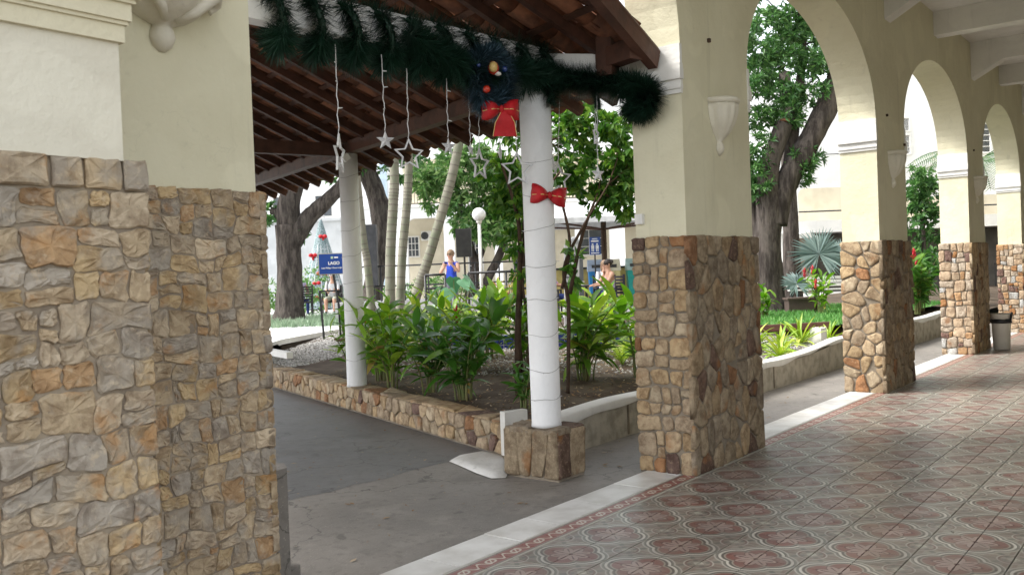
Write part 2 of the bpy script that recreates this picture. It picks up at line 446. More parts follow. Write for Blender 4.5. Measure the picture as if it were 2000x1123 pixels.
# ------------------------------------------------------------------ mesh helpers
class MB:
    def __init__(self):
        self.v, self.f, self.uv = [], [], None
    def add(self, vs, fs):
        o = len(self.v)
        self.v += [tuple(x) for x in vs]
        self.f += [tuple(i + o for i in q) for q in fs]
        return self
    def box(self, x0, y0, z0, x1, y1, z1):
        vs = [(x0, y0, z0), (x1, y0, z0), (x1, y1, z0), (x0, y1, z0), (x0, y0, z1), (x1, y0, z1), (x1, y1, z1), (x0, y1, z1)]
        return self.add(vs, [(3, 2, 1, 0), (4, 5, 6, 7), (0, 1, 5, 4), (1, 2, 6, 5), (2, 3, 7, 6), (3, 0, 4, 7)])
    def obox(self, c, X, Y, Z, hx, hy, hz):
        c, X, Y, Z = Vector(c), Vector(X), Vector(Y), Vector(Z)
        vs = [c + X * a * hx + Y * b * hy + Z * d * hz for d in (-1, 1) for a, b in ((-1, -1), (1, -1), (1, 1), (-1, 1))]
        return self.add(vs, [(3, 2, 1, 0), (4, 5, 6, 7), (0, 1, 5, 4), (1, 2, 6, 5), (2, 3, 7, 6), (3, 0, 4, 7)])
    def bar(self, p, q, wd, ht, up=(0, 0, 1)):
        p, q, up = Vector(p), Vector(q), Vector(up)
        d = (q - p)
        L = d.length
        d.normalize()
        s = d.cross(up)
        if s.length < 1e-4:
            s = d.cross(Vector((1, 0, 0)))
        s.normalize()
        u = s.cross(d)
        return self.obox((p + q) / 2, d, s, u, L / 2, wd / 2, ht / 2)
    def tube(self, pts, rad, n=8, cap=True):
        pts = [Vector(p) for p in pts]
        if not hasattr(rad, '__len__'):
            rad = [rad] * len(pts)
        o = len(self.v)
        prev = None
        for i, p in enumerate(pts):
            d = (pts[min(i + 1, len(pts) - 1)] - pts[max(i - 1, 0)]).normalized()
            if prev is None:
                a = d.cross(Vector((0.31, 0.17, 0.93)))
                if a.length < .1:
                    a = d.cross(Vector((1, 0, 0)))
                a.normalize()
            else:
                a = (prev - d * prev.dot(d)).normalized()
            prev = a
            b = d.cross(a)
            for k in range(n):
                t = 2 * math.pi * k / n
                self.v.append(tuple(p + (a * math.cos(t) + b * math.sin(t)) * rad[i]))
        for i in range(len(pts) - 1):
            for k in range(n):
                k2 = (k + 1) % n
                self.f.append((o + i * n + k, o + i * n + k2, o + (i + 1) * n + k2, o + (i + 1) * n + k))
        if cap:
            self.f.append(tuple(o + k for k in reversed(range(n))))
            self.f.append(tuple(o + (len(pts) - 1) * n + k for k in range(n)))
        return self
    def lathe(self, prof, c=(0, 0, 0), n=24, a0=0.0, a1=2 * math.pi, mod=None, capt=True):
        full = abs(a1 - a0 - 2 * math.pi) < 1e-6
        m = n if full else n + 1
        o = len(self.v)
        for r_, z_ in prof:
            for k in range(m):
                t = a0 + (a1 - a0) * k / n
                rr = r_ * (mod(t, z_) if mod else 1)
                self.v.append((c[0] + rr * math.cos(t), c[1] + rr * math.sin(t), c[2] + z_))
        for i in range(len(prof) - 1):
            for k in range(n):
                k2 = (k + 1) % m
                self.f.append((o + i * m + k, o + i * m + k2, o + (i + 1) * m + k2, o + (i + 1) * m + k))
        if capt:
            self.f.append(tuple(o + k for k in reversed(range(m))))
            self.f.append(tuple(o + (len(prof) - 1) * m + k for k in range(m)))
        return self
    def ball(self, c, r, n=12, m=8):
        if not hasattr(r, '__len__'):
            r = (r, r, r)
        o = len(self.v)
        c = Vector(c)
        for i in range(m + 1):
            ph = math.pi * i / m
            for k in range(n):
                t = 2 * math.pi * k / n
                self.v.append((c.x + r[0] * math.sin(ph) * math.cos(t), c.y + r[1] * math.sin(ph) * math.sin(t), c.z + r[2] * math.cos(ph)))
        for i in range(m):
            for k in range(n):
                k2 = (k + 1) % n
                self.f.append((o + i * n + k, o + (i + 1) * n + k, o + (i + 1) * n + k2, o + i * n + k2))
        return self
    def prism(self, poly, z0, z1):
        n = len(poly)
        vs = [(x, y, z0) for x, y in poly] + [(x, y, z1) for x, y in poly]
        return self.add(vs, [tuple(reversed(range(n))), tuple(range(n, 2 * n))] + [(i, (i + 1) % n, n + (i + 1) % n, n + i) for i in range(n)])
    def extrude(self, poly, O, U, V, N, t):
        O, U, V, N = Vector(O), Vector(U), Vector(V), Vector(N)
        n = len(poly)
        vs = [O + U * a + V * b for a, b in poly] + [O + U * a + V * b + N * t for a, b in poly]
        return self.add(vs, [tuple(reversed(range(n))), tuple(range(n, 2 * n))] + [(i, (i + 1) % n, n + (i + 1) % n, n + i) for i in range(n)])
    def mesh(self, name, mat=None, smooth=False):
        me = bpy.data.meshes.new(name)
        me.from_pydata(self.v, [], self.f)
        if mat:
            me.materials.append(mat)
        if smooth:
            me.polygons.foreach_set('use_smooth', [True] * len(me.polygons))
        me.update()
        return me
    def build(self, name, mat, parent=None, smooth=False, world=False, fix=False):
        if world and parent is not None:
            inv = parent.matrix_basis.inverted()
            self.v = [tuple(inv @ Vector(p)) for p in self.v]
        me = self.mesh(name, mat, smooth)
        if fix:
            b = bmesh.new()
            b.from_mesh(me)
            bmesh.ops.recalc_face_normals(b, faces=b.faces)
            b.to_mesh(me)
            b.free()
        return link(name, me, parent)

def link(name, me, parent=None, loc=None, rot=None, scale=None):
    o = bpy.data.objects.new(name, me)
    COL.objects.link(o)
    if parent is not None:
        o.parent = parent
    if loc is not None:
        o.location = loc
    if rot is not None:
        o.rotation_euler = rot
    if scale is not None:
        o.scale = (scale,) * 3 if not hasattr(scale, '__len__') else scale
    return o

def tag(o, label=None, cat=None, group=None, kind=None):
    if label:
        o['label'] = label
    if cat:
        o['category'] = cat
    if group:
        o['group'] = group
    if kind or cat:
        o['kind'] = kind or 'thing'
    return o

def thing(name, loc, label, cat, group=None, rz=0.0):
    o = bpy.data.objects.new(name, None)
    COL.objects.link(o)
    o.location = loc
    o.rotation_euler = (0, 0, rz)
    o.matrix_basis = Matrix.Translation(Vector(loc)) @ Matrix.Rotation(rz, 4, 'Z')
    return tag(o, label, cat, group)

def copytree(o, parent=None):
    c = o.copy()
    COL.objects.link(c)
    if parent is not None:
        c.parent = parent
        c.matrix_parent_inverse = o.matrix_parent_inverse.copy()
    for ch in list(o.children):
        copytree(ch, c)
    return c

def npmesh(name, verts, faces, mat, smooth=False):
    me = bpy.data.meshes.new(name)
    me.from_pydata(verts.tolist() if hasattr(verts, 'tolist') else verts, [], faces.tolist() if hasattr(faces, 'tolist') else faces)
    me.materials.append(mat)
    if smooth:
        me.polygons.foreach_set('use_smooth', [True] * len(me.polygons))
    me.update()
    return me

# ------------------------------------------------------------------ masonry
def clip(poly, p, nrm):
    """keep the part of poly where (x-p).n <= 0"""
    out = []
    for i in range(len(poly)):
        a, b = poly[i], poly[(i + 1) % len(poly)]
        da = (a[0] - p[0]) * nrm[0] + (a[1] - p[1]) * nrm[1]
        db = (b[0] - p[0]) * nrm[0] + (b[1] - p[1]) * nrm[1]
        if da <= 0:
            out.append(a)
        if (da < 0 < db) or (db < 0 < da):
            t = da / (da - db)
            out.append((a[0] + (b[0] - a[0]) * t, a[1] + (b[1] - a[1]) * t))
    return out

def cells_rubble(wd, ht, cw, ch, gap, rnd, jit=.42):
    nx, ny = max(1, round(wd / cw)), max(1, round(ht / ch))
    pts = []
    for j in range(ny):
        sh = .5 if j % 2 else 0
        for i in range(-1, nx + 1):
            x = (i + .5 + sh + rnd.uniform(-jit, jit)) * wd / nx
            y = (j + .5 + rnd.uniform(-jit, jit)) * ht / ny
            if -.02 < x < wd + .02:
                pts.append((min(max(x, .02), wd - .02), y))
    ax = ch / cw
    out = []
    for i, p in enumerate(pts):
        poly = [(0, 0), (wd, 0), (wd, ht), (0, ht)]
        g = gap * rnd.uniform(.3, .75)
        for e, nn in (((g, 0), (-1, 0)), ((wd - g, 0), (1, 0)), ((0, g), (0, -1)), ((0, ht - g), (0, 1))):
            poly = clip(poly, e, nn)
        for j, q in enumerate(pts):
            if i == j:
                continue
            dx, dy = q[0] - p[0], q[1] - p[1]
            if abs(dx) > 3 * cw or abs(dy) > 3 * ch:
                continue
            nn = (dx * ax * ax, dy)
            L = math.hypot(*nn)
            if L < 1e-6:
                continue
            nn = (nn[0] / L, nn[1] / L)
            mid = ((p[0] + q[0]) / 2 - nn[0] * g, (p[1] + q[1]) / 2 - nn[1] * g)
            poly = clip(poly, mid, nn)
            if len(poly) < 3:
                break
        if len(poly) >= 3:
            out.append(poly)
    return out

def cells_coursed(wd, ht, cw, ch, gap, rnd):
    rects = []
    def split(x0, y0, x1, y1):
        a, b = x1 - x0, y1 - y0
        if a <= cw * rnd.uniform(.95, 1.7) and b <= ch * rnd.uniform(.95, 1.6):
            rects.append((x0, y0, x1, y1))
            return
        if a / cw > b / ch * rnd.uniform(.75, 1.3):
            t = x0 + a * rnd.uniform(.33, .67)
            split(x0, y0, t, y1)
            split(t, y0, x1, y1)
        else:
            t = y0 + b * rnd.uniform(.36, .64)
            split(x0, y0, x1, t)
            split(x0, t, x1, y1)
    y = 0
    while y < ht - .01:
        h = rnd.uniform(1.6, 2.6) * ch
        if ht - y - h < ch:
            h = ht - y
        split(0, y, wd, y + h)
        y += h
    sd_ = rnd.uniform(0, 100)
    out = []
    for x0, y0, x1, y1 in rects:
        g = gap * rnd.uniform(.25, .6)
        poly = [(x0 + g, y0 + g), ((x0 + x1) / 2, y0 + g), (x1 - g, y0 + g), (x1 - g, (y0 + y1) / 2), (x1 - g, y1 - g), ((x0 + x1) / 2, y1 - g), (x0 + g, y1 - g), (x0 + g, (y0 + y1) / 2)]
        q = []
        for px, py in poly:
            e = min(1, min(px, wd - px) / .03) * min(1, min(py, ht - py) / .03)
            q.append((px + e * (.026 * noise.noise((px * 9 + sd_, py * 9, 1)) + .010 * noise.noise((px * 24 + sd_, py * 24, 9))), py + e * (.034 * noise.noise((px * 7, py * 9 + sd_, 5)) + .010 * noise.noise((px * 24, py * 24 + sd_, 3)))))
        out.append(q)
    return out

def roundpoly(poly, rnd, rough=.0035, cut=.012):
    """cut the corners, then break the edges a little"""
    out = []
    n = len(poly)
    for i in range(n):
        a, b, c = Vector(poly[i - 1]), Vector(poly[i]), Vector(poly[(i + 1) % n])
        la, lc = (a - b).length, (c - b).length
        if la < .004 or lc < .004:
            continue
        t = min(cut, la * .3, lc * .3)
        out.append(b + (a - b).normalized() * t)
        out.append(b + (c - b).normalized() * t)
    if len(out) < 3:
        return None
    fine = []
    for i, p in enumerate(out):
        fine.append(p)
        q = out[(i + 1) % len(out)]
        if (q - p).length > .035:
            e = (q - p).normalized()
            fine.append(p.lerp(q, rnd.uniform(.35, .65)) + Vector((-e.y, e.x)) * rnd.uniform(-.0045, .003))
    out = fine
    return [(p.x + rnd.uniform(-rough, rough), p.y + rnd.uniform(-rough, rough)) for p in out]

PAL = {
    'warm': [((.43, .325, .205), 7), ((.45, .325, .185), 4), ((.38, .295, .20), 4), ((.33, .17, .08), 1.4), ((.16, .10, .08), 1.0), ((.47, .38, .26), 4)],
    'ochre': [((.50, .39, .255), 6), ((.52, .39, .225), 4), ((.46, .375, .27), 4), ((.42, .37, .305), 2), ((.47, .31, .17), 1.0), ((.58, .475, .34), 2)],
    'dull': [((.30, .235, .155), 6), ((.32, .235, .14), 3), ((.26, .21, .15), 3), ((.15, .095, .07), 1.6), ((.25, .13, .065), 1.2), ((.34, .275, .19), 3)],
    'pale': [((.50, .38, .26), 5), ((.48, .40, .31), 4), ((.44, .27, .14), 3), ((.46, .46, .44), 2), ((.20, .12, .10), 1.6), ((.34, .17, .07), 1.4)],
}
def pick(pal, rnd):
    p = PAL[pal]
    t = rnd.uniform(0, sum(x[1] for x in p))
    for c, wgt in p:
        t -= wgt
        if t <= 0:
            break
    k = rnd.uniform(.82, 1.16)
    return tuple(x * k for x in c) + (1,)

def lay_stones(parent, O, U, V, N, cells, pal, rnd, depth=(.018, .034), name='stone', sink=.02, rough=.0035, cut=.012, m=None):
    """each cell becomes one stone object standing proud of the wall plane through O"""
    O, U, V, N = Vector(O), Vector(U).normalized(), Vector(V).normalized(), Vector(N).normalized()
    for poly in cells:
        q = roundpoly(poly, rnd, rough, cut)
        if not q:
            continue
        cx, cy = sum(p[0] for p in q) / len(q), sum(p[1] for p in q) / len(q)
        size = min(max(p[0] for p in q) - min(p[0] for p in q), max(p[1] for p in q) - min(p[1] for p in q))
        if size < .02:
            continue
        d = rnd.uniform(*depth)
        tx, ty = rnd.uniform(-.07, .07), rnd.uniform(-.07, .07)
        n = len(q)
        mb = MB()
        rings = [(1.0, -sink, 0), (1.0, d * .55, 0), (1 - min(.12, .0045 / size * 2), d * .95, 1), (.62, d * 1.0, 1)]
        vs = []
        for s_, h, tl in rings:
            for x, y in q:
                a, b = (x - cx) * s_, (y - cy) * s_
                hh = h + (tx * a + ty * b if tl else 0) + (rnd.uniform(-.0028, .0028) * (1.7 if m else 1) if tl else 0)
                vs.append(U * a + V * b + N * hh)
        vs.append(N * (d * 1.05 + rnd.uniform(-.003, .003)))
        fs = []
        for k in range(len(rings) - 1):
            for i in range(n):
                fs.append((k * n + i, k * n + (i + 1) % n, (k + 1) * n + (i + 1) % n, (k + 1) * n + i))
        L = (len(rings) - 1) * n
        fs += [(L + i, L + (i + 1) % n, len(vs) - 1) for i in range(n)]
        if U.cross(V).dot(N) < 0:
            fs = [tuple(reversed(f)) for f in fs]
        mb.add(vs, fs)
        o = link(name, mb.mesh(name, m or STONE, m is None), parent, O + U * cx + V * cy)
        o.color = pick(pal, rnd)

# ================================================================== THE SETTING
G0 = 0.38     # level of the garden beyond the planters
WD = Vector((.349, .937, 0))      # direction of the covered walkway
WN = Vector((.937, -.349, 0))     # across it, towards the planter
PWB = Vector((.122, 2.031, 0))    # a point on the foot of the stone planter wall

tag(MB().add([(-400, -400, -.05), (400, -400, -.05), (400, 400, -.05), (-400, 400, -.05)], [(0, 1, 2, 3)]).build('ground', GROUNDM), kind='structure')

def sheet(name, poly, z, m):
    return tag(MB().add([(x, y, z) for x, y in poly], [tuple(range(len(poly)))]).build(name, m), kind='structure')

# concrete strip along the arcade and the darker covered walkway
tag(MB().add([(-12, .30, -.012), (18, .30, -.012), (18, 1.6, -.012), (-12, 2.6, -.012)], [(0, 1, 2, 3)]).build('sidewalk', CONC), kind='structure')
walk = [(-12, 2.15), (-2.2, 2.06), (-1.95, 2.0), (-1.7, 2.03), (-1.5, 1.96), (-1.25, 1.98), (-1.0, 1.91), (-.8, 1.95), (-.55, 1.93), (.09, 1.85), (4.7, 14.2), (-8, 19), (-14, 8)]
sheet('walkway_path', walk, -.0108, DARKC)
# garden terrain: rises gently from the planter walls
def gz(x, y):
    a = (Vector((x, y, 0)) - PWB).dot(WN) - .28
    b = y - 1.36
    d = max(0.0, min(a, b) / 2.6)
    d = min(1.0, d)
    return .215 + (G0 - .215) * d * d * (3 - 2 * d) + (.014 * noise.noise((x * 1.9, y * 1.9, 0)) if d < 1 else 0)
v, f = [], []
As = [0, .15, .3, .5, .7, .9, 1.1, 1.35, 1.6, 1.9, 2.2, 2.5, 2.9, 3.3, 3.8, 4.4, 5, 6, 7, 8, 10, 13, 17, 25, 40, 80]
Bs = [.25, .4, .55, .7, .9, 1.1, 1.3, 1.55, 1.8, 2.1, 2.4, 2.8, 3.2, 3.7, 4.3, 5, 6, 7, 9, 12, 16, 22, 30, 50, 80]
for a in As:
    for b in Bs:
        p = Vector((-.13, 1.36, 0)) + WD * a + Vector((1, 0, 0)) * (b * 1.0)
        v.append((p.x, p.y, gz(p.x, p.y)))
nb = len(Bs)
for i in range(len(As) - 1):
    for j in range(nb - 1):
        f.append((i * nb + j, i * nb + j + 1, (i + 1) * nb + j + 1, (i + 1) * nb + j))
tag(MB().add(v, f).build('garden_bed', SOIL, smooth=True), kind='structure')

# paved areas in the garden
sheet('plaza_paving', [(6.0, 16.2), (9.0, 13.2), (10.3, 9.2), (14.5, 7.6), (40, 7.0), (70, 30), (50, 70), (12, 40)], G0 + .004, PLAZA)
sheet('white_path', [(2.45, 7.5), (3.0, 9.0), (4.19, 10.06), (5.42, 10.76), (7.2, 11.63), (9.9, 10.0), (10.5, 10.7), (9.55, 13.93), (8.3, 15.52), (6.4, 17.5), (5.6, 15.5)], G0 + .008, WHITEP)
pk = MB()
kp = [(2.45, 7.45), (3.0, 8.95), (4.22, 10.0), (5.45, 10.70), (7.2, 11.57), (9.9, 9.95)]
for a, b in zip(kp[:-1], kp[1:]):
    pk.bar((a[0], a[1], G0 + .02), (b[0], b[1], G0 + .02), .09, .09)
tag(pk.build('white_path_kerb', TRIM), kind='structure')
lawn_poly = [(8.4, 2.15), (13.5, 2.1), (17.5, 2.2), (17.5, 4.2), (14.6, 5.7), (10.2, 5.6), (8.3, 3.4)]
sheet('lawn', lawn_poly, G0 + .006, simple('lawn_soil', (.06, .13, .035), .95, (.08, .17, .04), 3))

def scatter(poly, n):
    xs = [p[0] for p in poly]
    ys = [p[1] for p in poly]
    out = []
    while len(out) < n:
        x, y = random.uniform(min(xs), max(xs)), random.uniform(min(ys), max(ys))
        ins = False
        j = len(poly) - 1
        for i in range(len(poly)):
            if (poly[i][1] > y) != (poly[j][1] > y) and x < (poly[j][0] - poly[i][0]) * (y - poly[i][1]) / (poly[j][1] - poly[i][1]) + poly[i][0]:
                ins = not ins
            j = i
        if ins:
            out.append((x, y))
    return out

def blades(name, poly, n, z, h, wd, m):
    v, f = [], []
    for x, y in scatter(poly, n):
        a = random.uniform(0, 6.28)
        hh = h * random.uniform(.6, 1.3)
        dx, dy = math.cos(a) * wd, math.sin(a) * wd
        lx, ly = random.uniform(-.6, .6) * hh, random.uniform(-.6, .6) * hh
        o = len(v)
        v += [(x - dx, y - dy, z), (x + dx, y + dy, z), (x + lx, y + ly, z + hh)]
        f.append((o, o + 1, o + 2))
    return tag(MB().add(v, f).build(name, m), kind='stuff')
blades('lawn_grass', lawn_poly, 9000, G0, .07, .012, GRASS)
blades('tree_foot_grass', [(6.6, 15.0), (8.5, 12.9), (9.8, 13.6), (12.5, 15.4), (10.2, 18.6), (7.6, 18.4)], 5200, G0, .17, .02, GRASS2)

# gravel beside the covered walkway, and dry litter on the soil
def pebbles(name, poly, n, size, m, zf):
    v, f = [], []
    for x, y in scatter(poly, n):
        s = size * random.uniform(.6, 1.4)
        o = len(v)
        z = zf(x, y)
        a = random.uniform(0, 6.28)
        for k in range(4):
            t = a + k * 1.57
            v.append((x + math.cos(t) * s * random.uniform(.7, 1.2), y + math.sin(t) * s * random.uniform(.7, 1.2), z - .004))
        v.append((x, y, z + s * random.uniform(.5, .9)))
        f += [(o, o + 1, o + 4), (o + 1, o + 2, o + 4), (o + 2, o + 3, o + 4), (o + 3, o, o + 4)]
    return tag(MB().add(v, f).build(name, m), kind='stuff')
pebbles('gravel', [(2.3, 7.5), (3.0, 9.1), (4.3, 9.9), (6.9, 11.3), (7.0, 10.2), (5.2, 9.0), (3.6, 7.7)], 5200, .026, GRAVEL, gz)
pebbles('pale_gravel', [(4.6, 1.45), (8.3, 1.45), (8.2, 3.2), (6.0, 3.4), (3.8, 2.6)], 4500, .022, GRAVEL, gz)
pebbles('garden_gravel', [(2.2, 3.2), (3.5, 1.9), (5.2, 3.0), (4.6, 4.8), (3.6, 6.4), (2.6, 5.6)], 1300, .02, GRAVEL, gz)
v, f = [], []
for x, y in scatter([(.5, 1.6), (3.6, 1.5), (4.2, 3.0), (3.2, 6.4), (1.9, 6.4), (.75, 3.0)], 1500):
    a, s = random.uniform(0, 6.28), random.uniform(.008, .032)
    o = len(v)
    z = gz(x, y) + .006
    c_, s_ = math.cos(a), math.sin(a)
    for px, py, pz in ((-s, 0, 0), (0, -s * .4, .006), (s, 0, random.uniform(0, .02)), (0, s * .4, .004)):
        v.append((x + px * c_ - py * s_, y + px * s_ + py * c_, z + pz))
    f += [(o, o + 1, o + 2), (o, o + 2, o + 3)]
tag(MB().add(v, f).build('leaf_litter', LITTER), kind='stuff')
v, f = [], []
for n_, (x, y) in enumerate(scatter([(-2.4, .5), (4, .5), (4, 1.2), (-.6, 1.15), (.05, 1.9), (1.6, 6.0), (-.6, 5.5), (-2.6, 2.0)], 420)):
    a, s = random.uniform(0, 6.28), random.uniform(.004, .012) if n_ % 6 else random.uniform(.015, .03)
    o = len(v)
    c_, s_ = math.cos(a), math.sin(a)
    for px, py, pz in ((-s, 0, 0), (0, -s * .45, .003), (s, 0, random.uniform(0, .008)), (0, s * .45, .003)):
        v.append((x + px * c_ - py * s_, y + px * s_ + py * c_, -.008 + pz))
    f += [(o, o + 1, o + 2), (o, o + 2, o + 3)]
tag(MB().add(v, f).build('path_litter', LITTER), kind='stuff')

# ------------------------------------------------------------------ corridor floor
T = .39632 / 2
AX, BY = -.2152, -.2162        # a medallion centre
floor = tag(MB().add([(-9, -5.2, .0), (24, -5.2, .0), (24, .405, .0), (-9, .405, .0)], [(0, 1, 2, 3)]).build('corridor_floor', BED), kind='structure')
tag(MB().box(-9, .385, -.05, 24, .408, .006).build('floor_edge', CONC), kind='structure')

tile_mesh = {}
def tile_me(kx, ky):
    if (kx, ky) not in tile_mesh:
        g = .0011
        gy0, gy1 = (.0021, g) if ky else (g, .0021)   # wider joint on one side of each row pair
        mb = MB()
        c = .0012
        x0, x1, y0, y1 = g, T - g, gy0, T - gy1
        zt = .010
        vs = [(x0, y0, 0), (x1, y0, 0), (x1, y1, 0), (x0, y1, 0), (x0 + c, y0 + c, zt), (x1 - c, y0 + c, zt), (x1 - c, y1 - c, zt), (x0 + c, y1 - c, zt)]
        mb.add(vs, [(4, 5, 6, 7), (0, 1, 5, 4), (1, 2, 6, 5), (2, 3, 7, 6), (3, 0, 4, 7)])
        me = mb.mesh('floor_tile', TILE)
        ul = me.uv_layers.new(name='UVMap')
        for lp in me.loops:
            x, y, _ = me.vertices[lp.vertex_index].co
            u, v_ = x / T, y / T
            ul.data[lp.index].uv = (u if kx == 0 else 1 - u, v_ if ky == 0 else 1 - v_)
        tile_mesh[kx, ky] = me
    return tile_mesh[kx, ky]

spots = []
for i in range(-22, 110):
    for j in range(-24, 1):
        x, y = AX + i * T, BY + j * T
        if y + T > -.0 or y < -5:
            continue
        c = Vector((x + T / 2, y + T / 2, 0)) - CAM
        zf = c.dot(_f)
        if zf < .5:
            vis = False
        else:
            px, py = c.dot(_r2) / zf, -c.dot(_u2) / zf
            vis = -.66 < px < .66 and py < .40
        spots.append((not vis, c.length, i, j, x, y))
spots.sort()
rest = MB()
rest_uv = []
for n_, (nv, _, i, j, x, y) in enumerate(spots):
    kx, ky = i % 2, j % 2
    me = tile_me(kx, ky)
    if n_ < 300 and not nv:
        link('tile', me, floor, (x, y, .0), (random.uniform(-.0015, .0015), random.uniform(-.0015, .0015), 0))
    else:
        rest.add([(p.co.x + x, p.co.y + y, p.co.z) for p in me.vertices], [tuple(p.vertices) for p in me.polygons])
        rest_uv += [tuple(d.uv) for d in me.uv_layers[0].data]
ro = rest.build('tile_field', TILE, floor)
ul = ro.data.uv_layers.new(name='UVMap')
ul.data.foreach_set('uv', [c for uv in rest_uv for c in uv])
ro['kind'] = 'stuff'

# border tiles and the white edge tiles
def flat_tile(name, x0, x1, y0, y1, m, uvs=False):
    g = .0016
    dx, dy = x1 - x0, y1 - y0
    mb = MB()
    c = .002
    a0, a1, b0, b1 = g, dx - g, g, dy - g
    mb.add([(a0, b0, 0), (a1, b0, 0), (a1, b1, 0), (a0, b1, 0), (a0 + c, b0 + c, .0105), (a1 - c, b0 + c, .0105), (a1 - c, b1 - c, .0105), (a0 + c, b1 - c, .0105)],
           [(4, 5, 6, 7), (0, 1, 5, 4), (1, 2, 6, 5), (2, 3, 7, 6), (3, 0, 4, 7)])
    me = mb.mesh(name, m)
    if uvs:
        ul = me.uv_layers.new(name='UVMap')
        for lp in me.loops:
            p = me.vertices[lp.vertex_index].co
            ul.data[lp.index].uv = (p.x / dx, p.y / dy)
    return me
bme = flat_tile('tile', 0, T, -.016, .122, BORDER, True)
for i in range(-20, 75):
    x = AX + i * T
    link('border_tile', bme, floor, (x, -.016, .0))
x = -5.0
wl = {}
while x < 15:
    L = random.choice((.30, .36, .42, .48)) if x < 4 else .9
    if L not in wl:
        wl[L] = flat_tile('tile', 0, L, .124, .384, CURBT)
    link('edge_tile', wl[L], floor, (x, .124, .0005), (random.uniform(-.004, .004), random.uniform(-.002, .002), 0))
    x += L

# ------------------------------------------------------------------ the arcade
B = 4.3715
PL, PW, ST = 1.148, .446, 1.63        # pier length, depth and height of the stone
ZC = 4.56
PX = [0, B, 2 * B, 3 * B, 4 * B]
arc = thing('arcade_wall', (PL / 2, PW / 2, 0), 'cream plastered arcade wall with tall round arches above the stone piers', 'wall')
mb = MB()
YI, YO = .03, PW - .03
def wallquad(xa, za, xb, zb):
    """both faces of a strip from (xa,za)-(xb,zb) up to the ceiling"""
    mb.add([(xa, YI, za), (xb, YI, zb), (xb, YI, ZC), (xa, YI, ZC)], [(0, 1, 2, 3)])
    mb.add([(xa, YO, za), (xb, YO, zb), (xb, YO, ZC + 2.6), (xa, YO, ZC + 2.6)], [(3, 2, 1, 0)])
def shaft(x0, x1, z0):
    wallquad(x0, z0, x1, z0)
    mb.add([(x0, YI, z0), (x0, YO, z0), (x0, YO, 2.9), (x0, YI, 2.9)], [(3, 2, 1, 0)])
    mb.add([(x1, YI, z0), (x1, YO, z0), (x1, YO, 2.9), (x1, YI, 2.9)], [(0, 1, 2, 3)])
def arch(x0, x1, bz, n=36):
    cx, a = (x0 + x1) / 2, (x1 - x0) / 2
    P = [(cx - a * math.cos(math.pi * i / n), 2.9 + bz * math.sin(math.pi * i / n)) for i in range(n + 1)]
    for (xa, za), (xb, zb) in zip(P[:-1], P[1:]):
        wallquad(xa, za, xb, zb)
        mb.add([(xa, YI, za), (xb, YI, zb), (xb, YO, zb), (xa, YO, za)], [(3, 2, 1, 0)])
    return P
IN = .03
shaft(-6.2, -3.39, 1.72)
arch(-3.39, IN, 1.5)
for i, x in enumerate(PX):
    shaft(x + IN, x + PL - IN, ST - .01)
    if i < len(PX) - 1:
        arch(x + PL - IN, x + B + IN, 1.03)
wallquad(PX[-1] + PL - IN, 2.0, 30, 2.0)
mb.build('plaster', PLASTER, arc, world=True)
# white imposts on the jambs
def impost(xj, sgn, y0=YI, y1=YO):
    """moulding on the jamb at x = xj, sgn = direction it projects"""
    m = MB()
    for z0, z1, pr0 in ((2.576, 2.606, .016), (2.606, 2.632, .028), (2.632, 2.668, .020), (2.668, 2.735, .044), (2.735, 2.775, .034), (2.775, 2.905, .022)):
        e = pr0 * .35
        xa, xb = (xj - .01 * sgn, xj + pr0 * sgn)
        m.box(min(xa, xb), y0 - e, z0, max(xa, xb), y1 + e, z1)
    return m
impost(IN, -1).build('impost', TRIM, arc, world=True)
impost(PL - IN, 1).build('impost', TRIM, arc, world=True)
for x in PX[1:]:
    impost(x + IN, -1).build('impost', TRIM, arc, world=True)
    impost(x + PL - IN, 1).build('impost', TRIM, arc, world=True)
# small rusty hooks left in the plaster
for hx, hz in ((.456, 3.0), (4.79, 2.98), (5.0 + .45, 2.72), (9.2, 2.98)):
    MB().box(hx - .012, YI - .02, hz - .012, hx + .012, YI + .005, hz + .014).build('hook', BARK2, arc, world=True)

rnd = random.Random(11)
labels = ['near stone-clad arcade pier with a small white sticker above its left face',
          'second stone-clad arcade pier, tan stones with dark purple ones, beyond the bromeliads',
          'third stone-clad arcade pier, with the beige bin against its corridor side',
          'fourth stone-clad arcade pier, just past the beige bin',
          'last stone-clad arcade pier far down the corridor']
for i, x in enumerate(PX[:4]):
    t = thing('stone_pier', (x, 0, 0), labels[i], 'pier', 'stone-clad piers of the arcade')
    MB().box(.012, .012, 0, PL - .012, PW - .012, ST - .012).build('mortar_core', MORTAR, t)
    side = cells_coursed(PW - .012, ST, .125, .135, .013, rnd) if i != 1 else cells_rubble(PW - .012, ST, .128, .14, .014, rnd, .40)
    lay_stones(t, (.012, PW, 0), (0, -1, 0), (0, 0, 1), (-1, 0, 0), side, 'warm' if i == 1 else ('pale' if i > 1 else 'warm'), rnd, (.009, .02), cut=.02)
    face = cells_rubble(PL + .024, ST, .135, .185, .014, rnd, .38)
    lay_stones(t, (-.012, .012, 0), (1, 0, 0), (0, 0, 1), (0, -1, 0), face, 'dull' if i < 2 else 'warm', rnd, (.009, .022))  # corridor face lies in shade; darker palette puts that into the stone colour

